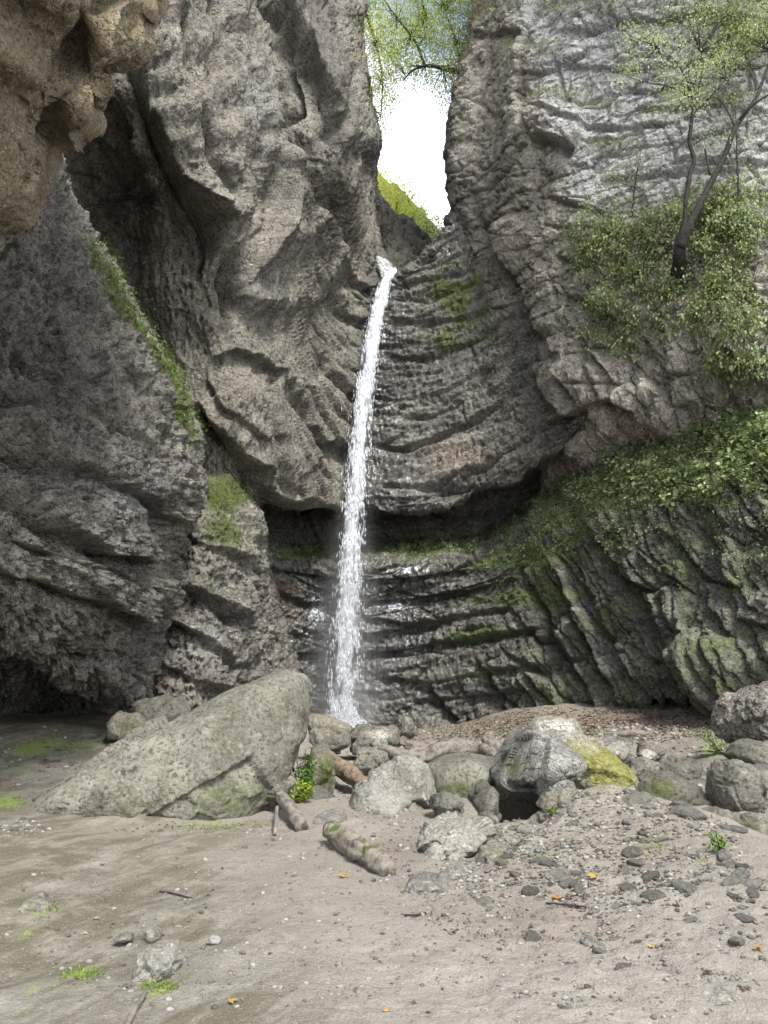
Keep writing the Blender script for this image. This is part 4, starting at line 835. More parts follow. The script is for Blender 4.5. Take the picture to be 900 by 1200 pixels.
stick([(326, 950, 0), (324, 965, .12), (322, 980, .0)], .02, 'short broken stick beside the leaning log stub')
stick([(640, 1060, 0), (660, 1064, .01), (690, 1066, 0)], .006, 'slender twig on the gravel below the rubble heap')
# ---------------------------------------------------------------- small stones, gravel, leaves
def ray_ground_many(px, py):
    d = at(px, py, 1.)-np.array([0, 0, CAMZ]); Yv = np.geomspace(3, 28, 260)
    P_ = Yv[:, None, None]*d[None]+np.array([0, 0, CAMZ]); z = ground_base(P_[..., 0], P_[..., 1])
    k = np.argmax(P_[..., 2] < z, axis=0); ok = (P_[..., 2] < z).any(0); i = np.arange(len(px))
    r = P_[k, i]; r[:, 2] = ground_full(r[:, 0], r[:, 1]); return r[ok]
def pick(n, regs):
    """random photo points in elliptical regions (cx,cy,rx,ry,weight)"""
    w = np.array([r[4] for r in regs], float); w /= w.sum(); k = rng.choice(len(regs), n, p=w); a = np.array(regs)[k]
    t_ = rng.random(n)*2*np.pi; q = np.sqrt(rng.random(n))
    return a[:, 0]+a[:, 2]*q*np.cos(t_), a[:, 1]+a[:, 3]*q*np.sin(t_)
def stone_mesh(seed, sub=3):
    v, f = ICO[sub]; r = np.random.default_rng(seed); s = np.array([1, r.uniform(.6, .95), r.uniform(.4, .7)])
    p = v*s; h = plates(v*1.1+seed*3, seed, .9, 1.)[0]; p = p*(1+.16*h+.1*fbm(v*1.5+seed, 3, seed))[:, None]
    me = bpy.data.meshes.new('stone'); me.from_pydata(p.tolist(), [], f.tolist()); me.materials.append(M[('speck', 'paler', 'speck', 'stone')[seed % 4]])
    for k, a in (('moss', .25*r.random()), ('tint', r.random()*.6), ('wet', 0)): add_attr(me, k, np.full(len(p), a))
    me.polygons.foreach_set('use_smooth', np.ones(len(me.polygons), bool)); return me
SM_ = [stone_mesh(k, 3) for k in range(9)]
def stones(n, regs, smin, smax, label, group, up=.02):
    px, py = pick(n, regs); P_ = ray_ground_many(px, py)
    for p in P_:
        s = smin*(smax/smin)**(rng.random()**1.7)
        o = bpy.data.objects.new('stone', SM_[rng.integers(len(SM_))]); COL.objects.link(o)
        o.location = (p[0], p[1], p[2]+up*s); o.rotation_euler = (rng.normal()*.25, rng.normal()*.25, rng.random()*6.28); o.scale = (s, s*rng.uniform(.7, 1.1), s*rng.uniform(.6, 1.))
        tag(o, label, 'stone', group)
stones(105, [(790, 920, 60, 45, 2), (720, 885, 60, 18, 1.5), (860, 930, 40, 50, 1.)], .06, .24, 'small grey stone in the rubble of the gully on the right', 'stones in the gully')
stones(150, [(680, 1010, 110, 60, 2), (600, 970, 50, 30, 1), (760, 1090, 140, 60, .8), (830, 1040, 70, 40, 1)], .02, .09, 'small stone lying on the pale gravel bank', 'stones on the gravel bank')
stones(18, [(640, 1035, 40, 22, 1)], .03, .1, 'small stone in the rubble heap at the foot of the gravel bank', 'stones in the rubble heap')
stones(60, [(420, 880, 60, 22, 1), (540, 870, 90, 12, 1), (390, 950, 30, 20, .4), (600, 880, 40, 20, .5)], .06, .24, 'small stone among the boulders below the waterfall', 'stones below the waterfall')
stones(16, [(80, 890, 80, 30, 1), (20, 965, 30, 10, .4)], .04, .13, 'small stone on the shaded earth left of the largest boulder', 'stones left of the largest boulder')

def scatter_mesh(name, P_, size, mat, flat=.6, label='', cat=''):
    v, f = ICO[2][0], ICO[2][1]; v0, f0 = ico(1); n = len(P_)
    s = size[:, None]*np.stack([np.ones(n), rng.uniform(.6, 1, n), rng.uniform(.35, flat, n)], 1); a = rng.random(n)*6.28
    q = v0[None]*s[:, None]; q = q*(1+.35*(rng.random((n, len(v0), 1))-.5))
    V_ = np.stack([q[..., 0]*np.cos(a)[:, None]-q[..., 1]*np.sin(a)[:, None], q[..., 0]*np.sin(a)[:, None]+q[..., 1]*np.cos(a)[:, None], q[..., 2]], -1)+P_[:, None]
    F_ = (f0[None]+np.arange(n)[:, None, None]*len(v0)).reshape(-1, 3)
    m = len(v0); rep = lambda x: np.repeat(x, m)
    o = mk(name, V_.reshape(-1, 3), F_, mat, dict(moss=np.zeros(n*m), wet=np.zeros(n*m), tint=rep(rng.random(n))), smooth=False)
    tag(o, label, cat, kind='stuff'); return o
px, py = pick(11500, [(1010, 1030, 120, 90, 1.2), (-90, 1050, 90, 90, .4), (720, 1000, 150, 70, 3), (600, 1010, 80, 50, 1), (740, 1110, 190, 90, 1.6), (760, 900, 130, 50, 2), (500, 1000, 70, 50, .5), (450, 910, 60, 50, .6), (620, 860, 200, 16, 2), (60, 900, 90, 50, .4), (300, 1080, 300, 110, 1.), (20, 970, 40, 12, .2)])
P_ = ray_ground_many(px, py); sz = .006*(6**(rng.random(len(P_))**2.2))*np.clip(P_[:, 1]/7, .7, 2.2)
scatter_mesh('gravel', P_+np.array([0, 0, .002]), sz, M['stone'], .7, 'loose pale gravel scattered over the bank and path', 'gravel')

def leaf_arrays(P_, dirs, nrm, size, curl=.25, wid=.45):
    """folded diamond leaves: P_ base, dirs length direction, nrm surface normal"""
    d = dirs/(np.linalg.norm(dirs, axis=1, keepdims=True)+1e-9); s = np.cross(d, nrm); s /= np.linalg.norm(s, axis=1, keepdims=True)+1e-9; n = np.cross(s, d)
    L = size[:, None]; a = P_; b = P_+d*L*.5+s*L*wid*.5+n*L*curl*.3; c = P_+d*L-n*L*curl*.35; e = P_+d*L*.5-s*L*wid*.5+n*L*curl*.3; m = P_+d*L*.5
    V_ = np.stack([a, b, c, e, m], 1).reshape(-1, 3); k = np.arange(len(P_))[:, None]*5
    F_ = np.concatenate([k+np.array([0, 4, 1]), k+np.array([1, 4, 2]), k+np.array([2, 4, 3]), k+np.array([3, 4, 0])])
    return V_, F_
def leaves(name, P_, dirs, nrm, size, mat, lv=None, parent=None, **kw):
    V_, F_ = leaf_arrays(P_, dirs, nrm, size, **kw); lv = rng.random(len(P_)) if lv is None else lv
    return mk(name, V_, F_, mat, dict(lv=np.repeat(np.clip(lv, 0, 1), 5)), parent=parent, smooth=False)
def rdir(n, z=0.): v = rng.normal(size=(n, 3)); v /= np.linalg.norm(v, axis=1, keepdims=True); v[:, 2] += z; return v/np.linalg.norm(v, axis=1, keepdims=True)
px, py = pick(8500, [(720, 838, 130, 8, 2.5), (590, 846, 60, 6, .8), (600, 857, 110, 12, 3), (740, 855, 120, 14, 3), (520, 862, 60, 8, .8), (700, 985, 160, 70, 1.2), (640, 1060, 160, 50, .6), (440, 960, 60, 50, .25), (250, 970, 120, 6, .25), (780, 930, 80, 40, .4), (450, 1090, 420, 100, .22), (70, 900, 80, 40, .2)])
P_ = ray_ground_many(px, py); n = len(P_); nn = rdir(n)*.5+np.array([0, 0, 1.]); dd = rdir(n); dd[:, 2] *= .25
far = sm(9, 16, P_[:, 1]); o = leaves('leaf_litter', P_+np.array([0, 0, .008]), dd, nn, .018+.03*rng.random(n)+.07*far*rng.random(n), M['litter'], curl=.6)
tag(o, 'brown fallen leaf litter over the gravel and earth', 'leaf litter', kind='stuff')
yl = [(398, 1029, .09, 'yellow leaf on the bare path left of the mossy log end'), (654, 1057, .08, 'orange brown leaf below the rubble heap'), (700, 1030, .09, 'yellow leaf between the stones of the gravel slope'), (764, 1112, .04, 'small yellow leaf on the plain gravel slope'), (885, 1116, .06, 'orange leaf on the flat stone at the right edge'),
      (268, 1178, .05, 'pale yellow leaf on the path near the bottom edge'), (453, 1190, .035, 'tiny yellow leaf at the bottom centre of the path'), (115, 1080, .04, 'reddish brown leaf on the worn slope at left'), (872, 1161, .06, 'dark red leaf above the angular stone in the lower right corner'), (825, 1143, .06, 'brown red leaf on the gravel left of the dark red leaf')]
for k, (x_, y_, s, lab) in enumerate(yl):
    p = ghit(x_, y_); m_ = 'litter' if 'red' in lab else 'yleaf'
    V_, F_ = leaf_arrays(np.array([[0, 0, .012]]*3), np.array([[1, .2, .12], [.5, .9, .1], [.6, -.7, .15]]), np.array([[0, .1, 1.]]*3), np.array([s, s*.75, s*.7]), curl=.35, wid=.6)
    o = mk('fallen_leaf', V_, F_, M[m_], dict(lv=np.full(len(V_), (.1, .9, .3)[k % 3])), smooth=False); o.location = Vector(p); o.rotation_euler[2] = k*1.3; tag(o, lab, 'leaf')

# ---------------------------------------------------------------- plants on the rock
def surf_pick(name, n, wfn, win=True):
    s = SURF[name]; V_ = s['V'].reshape(-1, 3); N_ = s['N'].reshape(-1, 3); px, py = s['px'].ravel(), s['py'].ravel()
    w = wfn(px, py, N_)*((px > -40) & (px < 960) & (py > -80)) if win else wfn(px, py, N_)
    w = np.where(np.isfinite(w), np.maximum(w, 0), 0); w /= w.sum(); k = rng.choice(len(w), n, p=w); return V_[k], N_[k], px[k], py[k]
def plant_stuff(name, srf, n, wfn, size, mat, label, cat, per=7, off=(.02, .3), droop=.5, lvfn=None, wid=.45, lump=.5):
    P0, N0, px, py = surf_pick(srf, n, wfn)
    up = np.array([0, 0, 1.]); h = rng.uniform(off[0], off[1], n)*(.6+.9*np.clip(.5+fbm(P0*1.3, 2, 7), 0, 1))
    T = P0+N0*h[:, None]+up*h[:, None]*.6
    Pp = np.repeat(T, per, 0)+rng.normal(size=(n*per, 3))*np.repeat(size[0]+(size[1]-size[0])*rng.random(n), per)[:, None]*.9
    dd = np.repeat(N0, per, 0)*.6+rdir(n*per)*.9; dd[:, 2] -= droop; nn = up+np.repeat(N0, per, 0)*.7+rdir(n*per)*.6
    sz_ = np.repeat(size[0]+(size[1]-size[0])*rng.random(n), per)*rng.uniform(.7, 1.3, n*per)
    lv = .5*rng.random(n*per)+.5*np.repeat(np.clip(.5+lump*1.2*fbm(P0*1.1, 2, 77)+.25*rng.normal(size=n), 0, 1), per)
    o = leaves(name, Pp, dd, nn, sz_, M[mat], lv, wid=wid); tag(o, label, cat, kind='stuff'); return o
def blades(name, P0, N0, L, w, mat, label, cat, lv=None, out=.5, up=.6, droop=1.1, kind='stuff', parent=None, spread=.7):
    n = len(P0); d = N0*out+rdir(n)*spread+np.array([0, 0, up]); d /= np.linalg.norm(d, axis=1, keepdims=True)
    s = np.cross(d, rdir(n)); s /= np.linalg.norm(s, axis=1, keepdims=True)+1e-9; pts = []
    for k in range(4):
        t_ = k/3; c = P0+d*(L*t_)[:, None]+np.array([0, 0, -1.])*(droop*L*t_*t_)[:, None]; ww = (w*(1-.92*t_))[:, None]*.5
        pts += [c-s*ww, c+s*ww]
    V_ = np.stack(pts, 1).reshape(-1, 3); b = np.arange(n)[:, None]*8
    F_ = np.concatenate([b+np.array([2*k, 2*k+1, 2*k+3, 2*k+2]) for k in range(3)])
    lv = rng.random(n) if lv is None else lv
    o = mk(name, V_, F_, M[mat], dict(lv=np.repeat(lv, 8)), parent=parent, smooth=False)
    if label: tag(o, label, cat, kind=kind)
    return o
plant_stuff('shrubbery', 'limestone_cliff', 2900, lambda x, y, n: np.clip(VEG_RU(x, y)-.2, 0, 1)*(.02+np.clip(.05+2.2*perlin(np.stack([x/26, y/22, 0*x], -1), 3), 0, 2)), (.05, .11), 'leafpale', 'dense leafy shrubs hanging on the middle of the limestone cliff', 'shrubs', per=7, off=(.03, .38), droop=1.)
plant_stuff('undergrowth', 'limestone_cliff', 2000, lambda x, y, n: np.clip(VEG_RU(x, y)-.12, 0, 1)*(.1+np.clip(.3+1.6*perlin(np.stack([x/22, y/22, 0*x], -1), 8), 0, 2)), (.06, .14), 'leafdry', 'olive undergrowth and dry stems between the cliff shrubs', 'undergrowth', per=6, off=(.02, .4), droop=1.)
plant_stuff('leafy_ground_cover', 'bedded_rock', 2500, lambda x, y, n: VEG_LW(x, y)*sm(645, 760, x)*sm(625, 560, y)*(.04+np.clip(.1+2.*perlin(np.stack([x/30, y/22, 0*x], -1), 4), 0, 2)), (.06, .15), 'leafpale', 'broad leafy ground cover over the top of the bedded rock mound', 'ground cover', per=5, off=(.02, .18), droop=.3, wid=.8)
plant_stuff('low_herbs', 'bedded_rock', 9000, lambda x, y, n: np.clip(VEG_LW(x, y)+.25*sm(700, 640, y)*sm(580, 660, x)+.6*blobs(x, y, [(1, 640, 640, 60, 25, -20), (1, 500, 646, 60, 8), (1, 365, 648, 50, 7)]), 0, 1)*(.15+np.clip(.3+1.6*perlin(np.stack([x/18, y/14, 0*x], -1), 6), 0, 2)), (.03, .085), 'leafpale', 'low green herbs and moss along the rim of the bedded rock', 'herbs', per=6, off=(.01, .12), droop=.2)
plant_stuff('ledge_herbs', 'overhanging_bluff', 420, lambda x, y, n: np.exp(-(sdist(x, y, [(100, 296), (140, 360), (170, 410), (200, 452), (216, 520)])[0]/7)**2), (.04, .09), 'leafgrn', 'bright green herbs along the sunlit edge of the dark bluff', 'herbs', per=5, off=(.01, .12), droop=.2, lump=1)
P0, N0, _, _ = surf_pick('limestone_cliff', 9000, lambda x, y, n: blobs(x, y, [(1, 715, 168, 34, 8), (1, 665, 112, 40, 10), (1, 700, 120, 24, 8), (.9, 640, 55, 20, 8), (.6, 760, 130, 24, 8), (.8, 850, 115, 40, 12), (1, 880, 20, 60, 40), (.8, 700, 5, 100, 14), (.7, 560, 12, 40, 20), (.5, 870, 400, 50, 20), (.5, 760, 390, 50, 20), (.5, 610, 50, 20, 20), (.4, 850, 440, 60, 14)])**1.5*np.clip(.1+n[:, 2], 0, 1))
blades('hanging_grass', P0, N0, rng.uniform(.15, .45, len(P0)), np.full(len(P0), .012), 'leafdry', 'dry drooping grass growing on the ledges of the limestone cliff', 'grass', out=.9, up=.2)
P0, N0, _, _ = surf_pick('mossy_outcrop', 4500, lambda x, y, n: blobs(x, y, [(1, 262, 578, 24, 24, 40), (.7, 240, 565, 20, 20), (.6, 255, 620, 28, 28)])*np.clip(.3+n[:, 2], 0, 1))
blades('moss_grass', P0, N0, rng.uniform(.04, .14, len(P0)), np.full(len(P0), .012), 'leafyel', 'bright short grass on top of the small mossy outcrop', 'grass', lv=rng.random(len(P0))*.55)
P0, N0, _, _ = surf_pick('bedded_rock', 5000, lambda x, y, n: blobs(x, y, [(1, 365, 652, 50, 6), (1, 490, 652, 60, 7), (.8, 570, 655, 50, 9, -8), (.7, 640, 650, 40, 20, -20), (.5, 600, 700, 50, 8, -8), (.35, 560, 745, 50, 6, -5), (.3, 570, 792, 36, 6)])*np.clip(.25+n[:, 2], 0, 1))
blades('ledge_grass', P0, N0, rng.uniform(.05, .16, len(P0)), np.full(len(P0), .014), 'leafyel', 'short bright grass and moss along the ledge under the rock bowl', 'grass', lv=rng.random(len(P0))*.5, droop=.8)
plant_stuff('canyon_top_herbs', 'limestone_cliff', 900, lambda x, y, n: blobs(x, y, [(1, 570, 10, 26, 20), (.6, 545, 60, 14, 40), (.8, 640, 5, 60, 10), (1, 870, 60, 50, 40), (.5, 600, 110, 14, 40)]), (.05, .12), 'leafdry', 'sparse herbs clinging to the upper rim of the limestone cliff', 'herbs', per=5, off=(.02, .3))
# --- ferny plant by the boulder
def sprig(loc, label, n, h, w, size, mat, name='leafy_plant', cat='plant', stems=9, z0=0.):
    e = empty(name, loc); tag(e, label, cat); tops = []
    for k in range(stems):
        a = rng.random()*6.28; t_ = np.array([math.cos(a)*w*rng.uniform(.3, 1), math.sin(a)*w*.5*rng.uniform(.2, 1), h*rng.uniform(.55, 1)]); b = np.array([t_[0]*.15, t_[1]*.15, 0])
        tops.append((b, t_))
    Vs, Fs, o_ = [], [], 0
    for b, t_ in tops:
        V_, F_, c = tube([b, b*.5+t_*.5+np.array([0, 0, .06*h]), t_], [.006, .005, .003], n=5, sub=3, nz=0, cap=False); Vs.append(V_); Fs.append(F_+o_); o_ += len(V_)
    mk('stems', np.concatenate(Vs), np.concatenate(Fs), M['leafgrn'], dict(lv=np.full(o_, .3)), parent=e)
    i = rng.integers(0, len(tops), n); u_ = rng.random(n)**.7; A = np.array([t_[0] for t_ in tops])[i]; Bq = np.array([t_[1] for t_ in tops])[i]
    P_ = A+(Bq-A)*u_[:, None]+rng.normal(size=(n, 3))*.02; dd = rdir(n); dd[:, 2] = dd[:, 2]*.4-.1
    leaves('leaves', P_, dd, np.array([0, 0, 1.])+rdir(n)*.7, size*rng.uniform(.6, 1.2, n), M[mat], parent=e, wid=.6)
    return e
p = ghit(352, 945); sprig((p[0], 10.1, gz(p[0], 10.1)), 'bright green leafy plant growing between the largest boulder and the mossy block', 480, .66, .26, .06, 'leafgrn', stems=14)
p = ghit(348, 948); sprig((p[0], 9.75, gz(p[0], 9.75)), 'low bright green grassy herb at the foot of the leafy plant', 420, .28, .3, .05, 'leafyel', stems=12, name='herb', cat='herb')
p = ghit(845, 880); sprig((p[0], p[1], p[2]), 'green weed beside the pebble conglomerate lump', 300, .45, .6, .06, 'leafpale', name='weed', cat='weed', stems=14)
h = hit(552, 650, ['bedded_rock']); sprig(h[0], 'small pale plant standing alone on the ledge under the rock bowl', 60, .55, .3, .11, 'leafpale', stems=5)
p = ghit(845, 1000); sprig((p[0], p[1], p[2]), 'small green weed between the stones at the right edge of the bank', 120, .16, .14, .04, 'leafgrn', name='weed', cat='weed')
p = ghit(648, 958); sprig((p[0], p[1], p[2]), 'tiny green weed right of the black hollow', 70, .1, .08, .03, 'leafyel', name='weed', cat='weed')
p = ghit(505, 893); sprig((p[0], p[1], p[2]), 'tiny green weed under the drift log', 60, .14, .14, .04, 'leafgrn', name='weed', cat='weed')
px, py = pick(900, [(250, 968, 70, 4, 1), (60, 872, 90, 10, 1), (165, 850, 30, 8, .5), (640, 1000, 40, 14, .5), (760, 995, 20, 12, .6), (185, 1160, 24, 6, .6), (95, 1142, 26, 6, .5), (50, 1066, 26, 6, .5), (10, 945, 24, 10, .6), (835, 875, 24, 12, .5), (220, 885, 40, 10, .5)])
P0 = ray_ground_many(px, py); blades('short_grass', P0, np.tile([0, 0, 1.], (len(P0), 1)), rng.uniform(.03, .09, len(P0)), np.full(len(P0), .008), 'leafyel', 'short pale green grass in patches on the earth', 'grass', lv=rng.random(len(P0))*.6, droop=.6)

# ---------------------------------------------------------------- trees
def crown_leaves(bl, n, size, mat, parent, name='crown', clump=1., lvb=0.):
    """bl: (px,py,Y,radius_m,weight)"""
    w = np.array([b[4] for b in bl], float); w /= w.sum(); k = rng.choice(len(bl), n//9, p=w)
    C = np.array([at(b[0], b[1], b[2]) for b in bl])[k]; R_ = np.array([b[3] for b in bl])[k]
    tw = C+rdir(len(k))*(R_*rng.random(len(k))**.4)[:, None]                 # twig centres
    P_ = np.repeat(tw, 9, 0)+rng.normal(size=(len(k)*9, 3))*size*2.3*clump*np.array([1, 1, .5]); m = len(P_)
    lv = np.clip(np.repeat(.5+.8*fbm(tw*.9, 2, 5)+lvb, 9)+.22*rng.normal(size=m), 0, 1)
    loc = np.array(parent.location) if parent else 0
    return leaves(name, P_-loc, rdir(m, -.3), rdir(m)*.6+np.array([0, 0, 1.]), size*rng.uniform(.6, 1.3, m), M[mat], lv, parent=parent, wid=.55), tw
def limbs(parent, lst, mat='bark', name='limb', n=8):
    loc = np.array(parent.location)
    for pts, r in lst: mk_tube(name, [at(*p)-loc for p in pts], r, M[mat], parent=parent, loc=(0, 0, 0), n=n, nz=.12, sub=6)
def twigs(parent, tw, joints, n, r=.01, mat='bark'):
    """thin twigs from the nearest joint to some leaf clusters, one part"""
    loc = np.array(parent.location); J = np.array([at(*j) for j in joints]); Vs, Fs, o_ = [], [], 0
    for i in rng.choice(len(tw), min(n, len(tw)), replace=False):
        t_ = tw[i]; j = J[np.argmin(((J-t_)**2).sum(1)*rng.uniform(.7, 1.4, len(J)))]; L = np.linalg.norm(t_-j); mid = (j+t_)/2+rng.normal(size=3)*L*.1
        V_, F_, c = tube([j-loc, mid-loc, t_-loc], [r, r*.6, r*.25], n=4, sub=4, nz=0, cap=False); Vs.append(V_); Fs.append(F_+o_); o_ += len(V_)
    mk('twigs', np.concatenate(Vs), np.concatenate(Fs), M[mat], parent=parent)['kind'] = 'stuff'
h = hit(799, 292, ['limestone_cliff']); YB = h[0][1]-.75; bp = at(797, 296, YB)
e = empty('tree', bp); tag(e, 'slender tree with two dark trunks standing on the limestone cliff', 'tree')
q = lambda pts, dy=0: [(a_, b_, YB+dy+c_) for a_, b_, c_ in pts]
limbs(e, [(q([(795, 325, .9), (796, 300, .3), (797, 285, .1), (802, 262, -.1), (804, 235, -.2), (808, 205, -.3), (813, 188, -.35), (808, 165, -.4), (811, 140, -.5), (812, 118, -.6), (806, 95, -.6), (812, 60, -.7)]), [.17, .15, .12, .065, .06, .058, .062, .05, .042, .034, .024, .012]),
          (q([(797, 290, .1), (808, 265, -.1), (820, 240, -.2), (834, 212, -.3), (847, 188, -.4), (857, 160, -.5), (866, 142, -.55), (884, 118, -.6), (892, 100, -.6), (902, 70, -.7), (912, 30, -.8)]), [.12, .09, .08, .074, .068, .06, .055, .045, .036, .028, .016])], name='trunk', n=12)
limbs(e, [(q([(811, 135, -.5), (822, 122, -.6), (838, 108, -.7), (850, 92, -.8)]), [.04, .03, .022, .01]), (q([(832, 205, -.3), (829, 190, -.3), (826, 174, -.3)]), [.03, .025, .02]), (q([(866, 142, -.55), (880, 125, -.8), (905, 108, -1)]), [.045, .035, .02]),
          (q([(811, 125, -.6), (820, 100, -.4), (822, 60, -.2), (815, 20, 0)]), [.035, .025, .018, .01]), (q([(862, 150, -.5), (850, 125, -.2), (838, 112, 0)]), [.03, .02, .01]), (q([(806, 95, -.6), (790, 70, -.8), (770, 55, -1)]), [.025, .015, .008]), (q([(812, 118, -.6), (795, 105, -.9), (778, 100, -1.1)]), [.025, .015, .008])], name='branch', n=7)
J = q([(812, 100, -.6), (820, 60, -.3), (850, 92, -.8), (892, 80, -.6), (770, 55, -1), (778, 100, -1), (905, 60, -.7), (838, 110, 0)])
ob, tw = crown_leaves(q([(770, 50, -1), (800, 70, -.8), (830, 80, -.6), (790, 100, -.8), (850, 70, -.5), (840, 20, -.4), (880, 40, -.6), (890, 10, -.6), (750, 70, -1.), (800, 20, -.6), (870, 95, -.8)]) and [(a_, b_, c_, r_, w_) for (a_, b_, c_), r_, w_ in zip(q([(760, 50, -1), (795, 75, -.8), (830, 85, -.6), (785, 108, -.8), (850, 70, -.5), (840, 20, -.4), (880, 40, -.6), (895, 10, -.6), (740, 80, -1.), (800, 20, -.6), (810, 120, -.8), (740, 40, -1)]), (.5, .6, .5, .4, .6, .7, .7, .8, .4, .7, .4, .4), (1, 1.4, 1.2, .8, 1., 1.6, 1.6, 2, .7, 1.2, .6, .6))], 6500, .062, 'leafpale', e, lvb=.12)
twigs(e, tw, J, 130, .012)
for (x_, y_, dx, hh, lab) in ((866, 240, -2, 110, 'thin young tree rising from the cliff shrubs near the right edge'), (740, 250, 4, 60, 'pale green sapling left of the slender tree on the cliff')):
    h = hit(x_, y_, ['limestone_cliff']); Yt = h[0][1]-.3; e = empty('sapling', at(x_, y_, Yt)); tag(e, lab, 'sapling')
    limbs(e, [([(x_, y_+4, Yt), (x_+dx, y_-hh*.5, Yt), (x_+dx*2, y_-hh, Yt)], [.03, .02, .008])], name='trunk', n=6)
    ob, tw = crown_leaves([(x_+dx*2+a_, y_-hh*b_, Yt-.1, .4, 1) for a_, b_ in ((0, 1), (-22, .8), (20, .7), (-12, .55), (14, 1.1), (-30, .6))], 520, .06, 'leafpale', e, lvb=.1)
    twigs(e, tw, [(x_+dx, y_-hh*.5, Yt), (x_+dx*1.5, y_-hh*.8, Yt)], 26, .006)
# trees over the gap
YG = 27.
e = empty('tree', at(585, 60, YG)); tag(e, 'leafy tree reaching over the sky gap from the right cliff edge', 'tree')
limbs(e, [([(600, 70, YG+.5), (565, 82, YG), (540, 84, YG-.2), (520, 80, YG-.3), (498, 77, YG-.5), (482, 84, YG-.5), (472, 95, YG-.5)], [.3, .16, .11, .085, .06, .04, .02])], name='trunk', n=10)
limbs(e, [([(498, 77, YG-.5), (490, 55, YG-.5), (482, 42, YG-.5), (466, 22, YG-.6), (450, 0, YG-.8)], [.06, .055, .045, .035, .02]), ([(498, 77, YG-.5), (486, 77, YG-.6), (476, 78, YG-.7)], [.03, .02, .01]), ([(520, 80, YG-.3), (512, 95, YG-.3), (505, 112, YG-.3)], [.025, .018, .008]), ([(490, 55, YG-.5), (500, 35, YG-.5), (498, 10, YG)], [.03, .02, .01]), ([(540, 84, YG-.2), (535, 50, YG), (520, 10, YG)], [.06, .04, .02])], name='branch', n=6)
ob, tw = crown_leaves([(530, 100, YG, .9, 1.2), (510, 60, YG, 1.2, 1.6), (485, 50, YG, 1.2, 1.6), (540, 40, YG, 1.3, 2), (510, 15, YG, 1.4, 3), (470, 15, YG, 1.4, 2.4), (550, 0, YG, 1.4, 2.4), (495, 85, YG, .7, .8), (465, 75, YG, .8, .8), (540, 70, YG, .8, 1.2), (500, -30, YG, 2, 2)], 17000, .09, 'canopy', e, lvb=-.1)
twigs(e, tw, [(498, 77, YG-.5), (482, 42, YG-.5), (466, 22, YG-.6), (520, 80, YG-.3), (535, 50, YG), (498, 20, YG), (520, 10, YG), (476, 90, YG-.5)], 320, .012)
YG = 30.
e = empty('tree', at(380, -60, YG)); tag(e, 'pale leafy tree hanging down beside the dark buttress left of the sky gap', 'tree')
limbs(e, [([(370, -40, YG), (400, -20, YG), (425, 10, YG), (440, 50, YG), (448, 95, YG), (446, 140, YG)], [.2, .14, .09, .06, .035, .015]), ([(425, 10, YG), (432, -20, YG), (440, -60, YG)], [.06, .04, .02])], name='trunk', n=8)
ob, tw = crown_leaves([(428, 20, YG, 1.2, 2), (440, 55, YG, 1.2, 2), (436, 90, YG, 1., 1.6), (445, 120, YG, .9, 1.2), (443, 150, YG, .6, .7), (460, 40, YG, 1.2, 1.4), (470, 70, YG, .9, .8), (455, 100, YG, .8, .7), (430, -20, YG, 1.6, 2)], 11000, .09, 'canopy', e, lvb=.05)
twigs(e, tw, [(425, 10, YG), (440, 50, YG), (448, 95, YG), (446, 135, YG)], 200, .01)
# far slope trees
for k, (bl, lab, mt, lb) in enumerate(((((440, 205, 1.2), (455, 222, 1.2), (448, 240, 1.2), (470, 235, 1.1), (465, 250, 1.)), 'bright yellow autumn tree in the gap beyond the lip', 'autumn', .2), (((480, 245, 1.1), (490, 255, 1.), (498, 266, .8), (485, 268, 1.)), 'yellow green bush downhill of the yellow tree beyond the lip', 'autumn', -.25), (((505, 268, .7), (512, 278, .8), (500, 280, .8)), 'bluish green bush furthest right beyond the lip', 'leafpale', 0.))):
    Yf = 40.; x_, y_, _ = bl[-1]; e = empty('tree', at(x_, y_+30, Yf)); tag(e, lab, 'tree')
    limbs(e, [([(x_, y_+30, Yf), (x_, y_+5, Yf), (x_, y_-15, Yf)], [.15, .1, .04])], name='trunk', n=6)
    ob, tw = crown_leaves([(a_, b_, Yf, r_, 1) for a_, b_, r_ in bl], 3000 if k == 0 else 1500, .14, mt, e, lvb=lb, clump=1.6)
HL = [[(380, 150, 60), (430, 190, 60), (470, 228, 60), (505, 262, 60), (540, 300, 60), (600, 330, 60)], [(380, 190, 50), (430, 225, 50), (470, 252, 50), (500, 280, 50), (535, 312, 50), (600, 345, 50)], [(380, 330, 42), (430, 340, 42), (470, 350, 42), (500, 360, 42), (535, 365, 42), (600, 370, 42)]]
def f_hl(S, N, px, py, u, v): return .8*fbm(S*.4, 3, 3), dict(moss=.9+0*px, wet=0*px, tint=0*px)
build_patch('hillside', HL, f_hl, M['left'], 'distant wooded green hillside seen through the gap above the lip', 'hillside', 5)

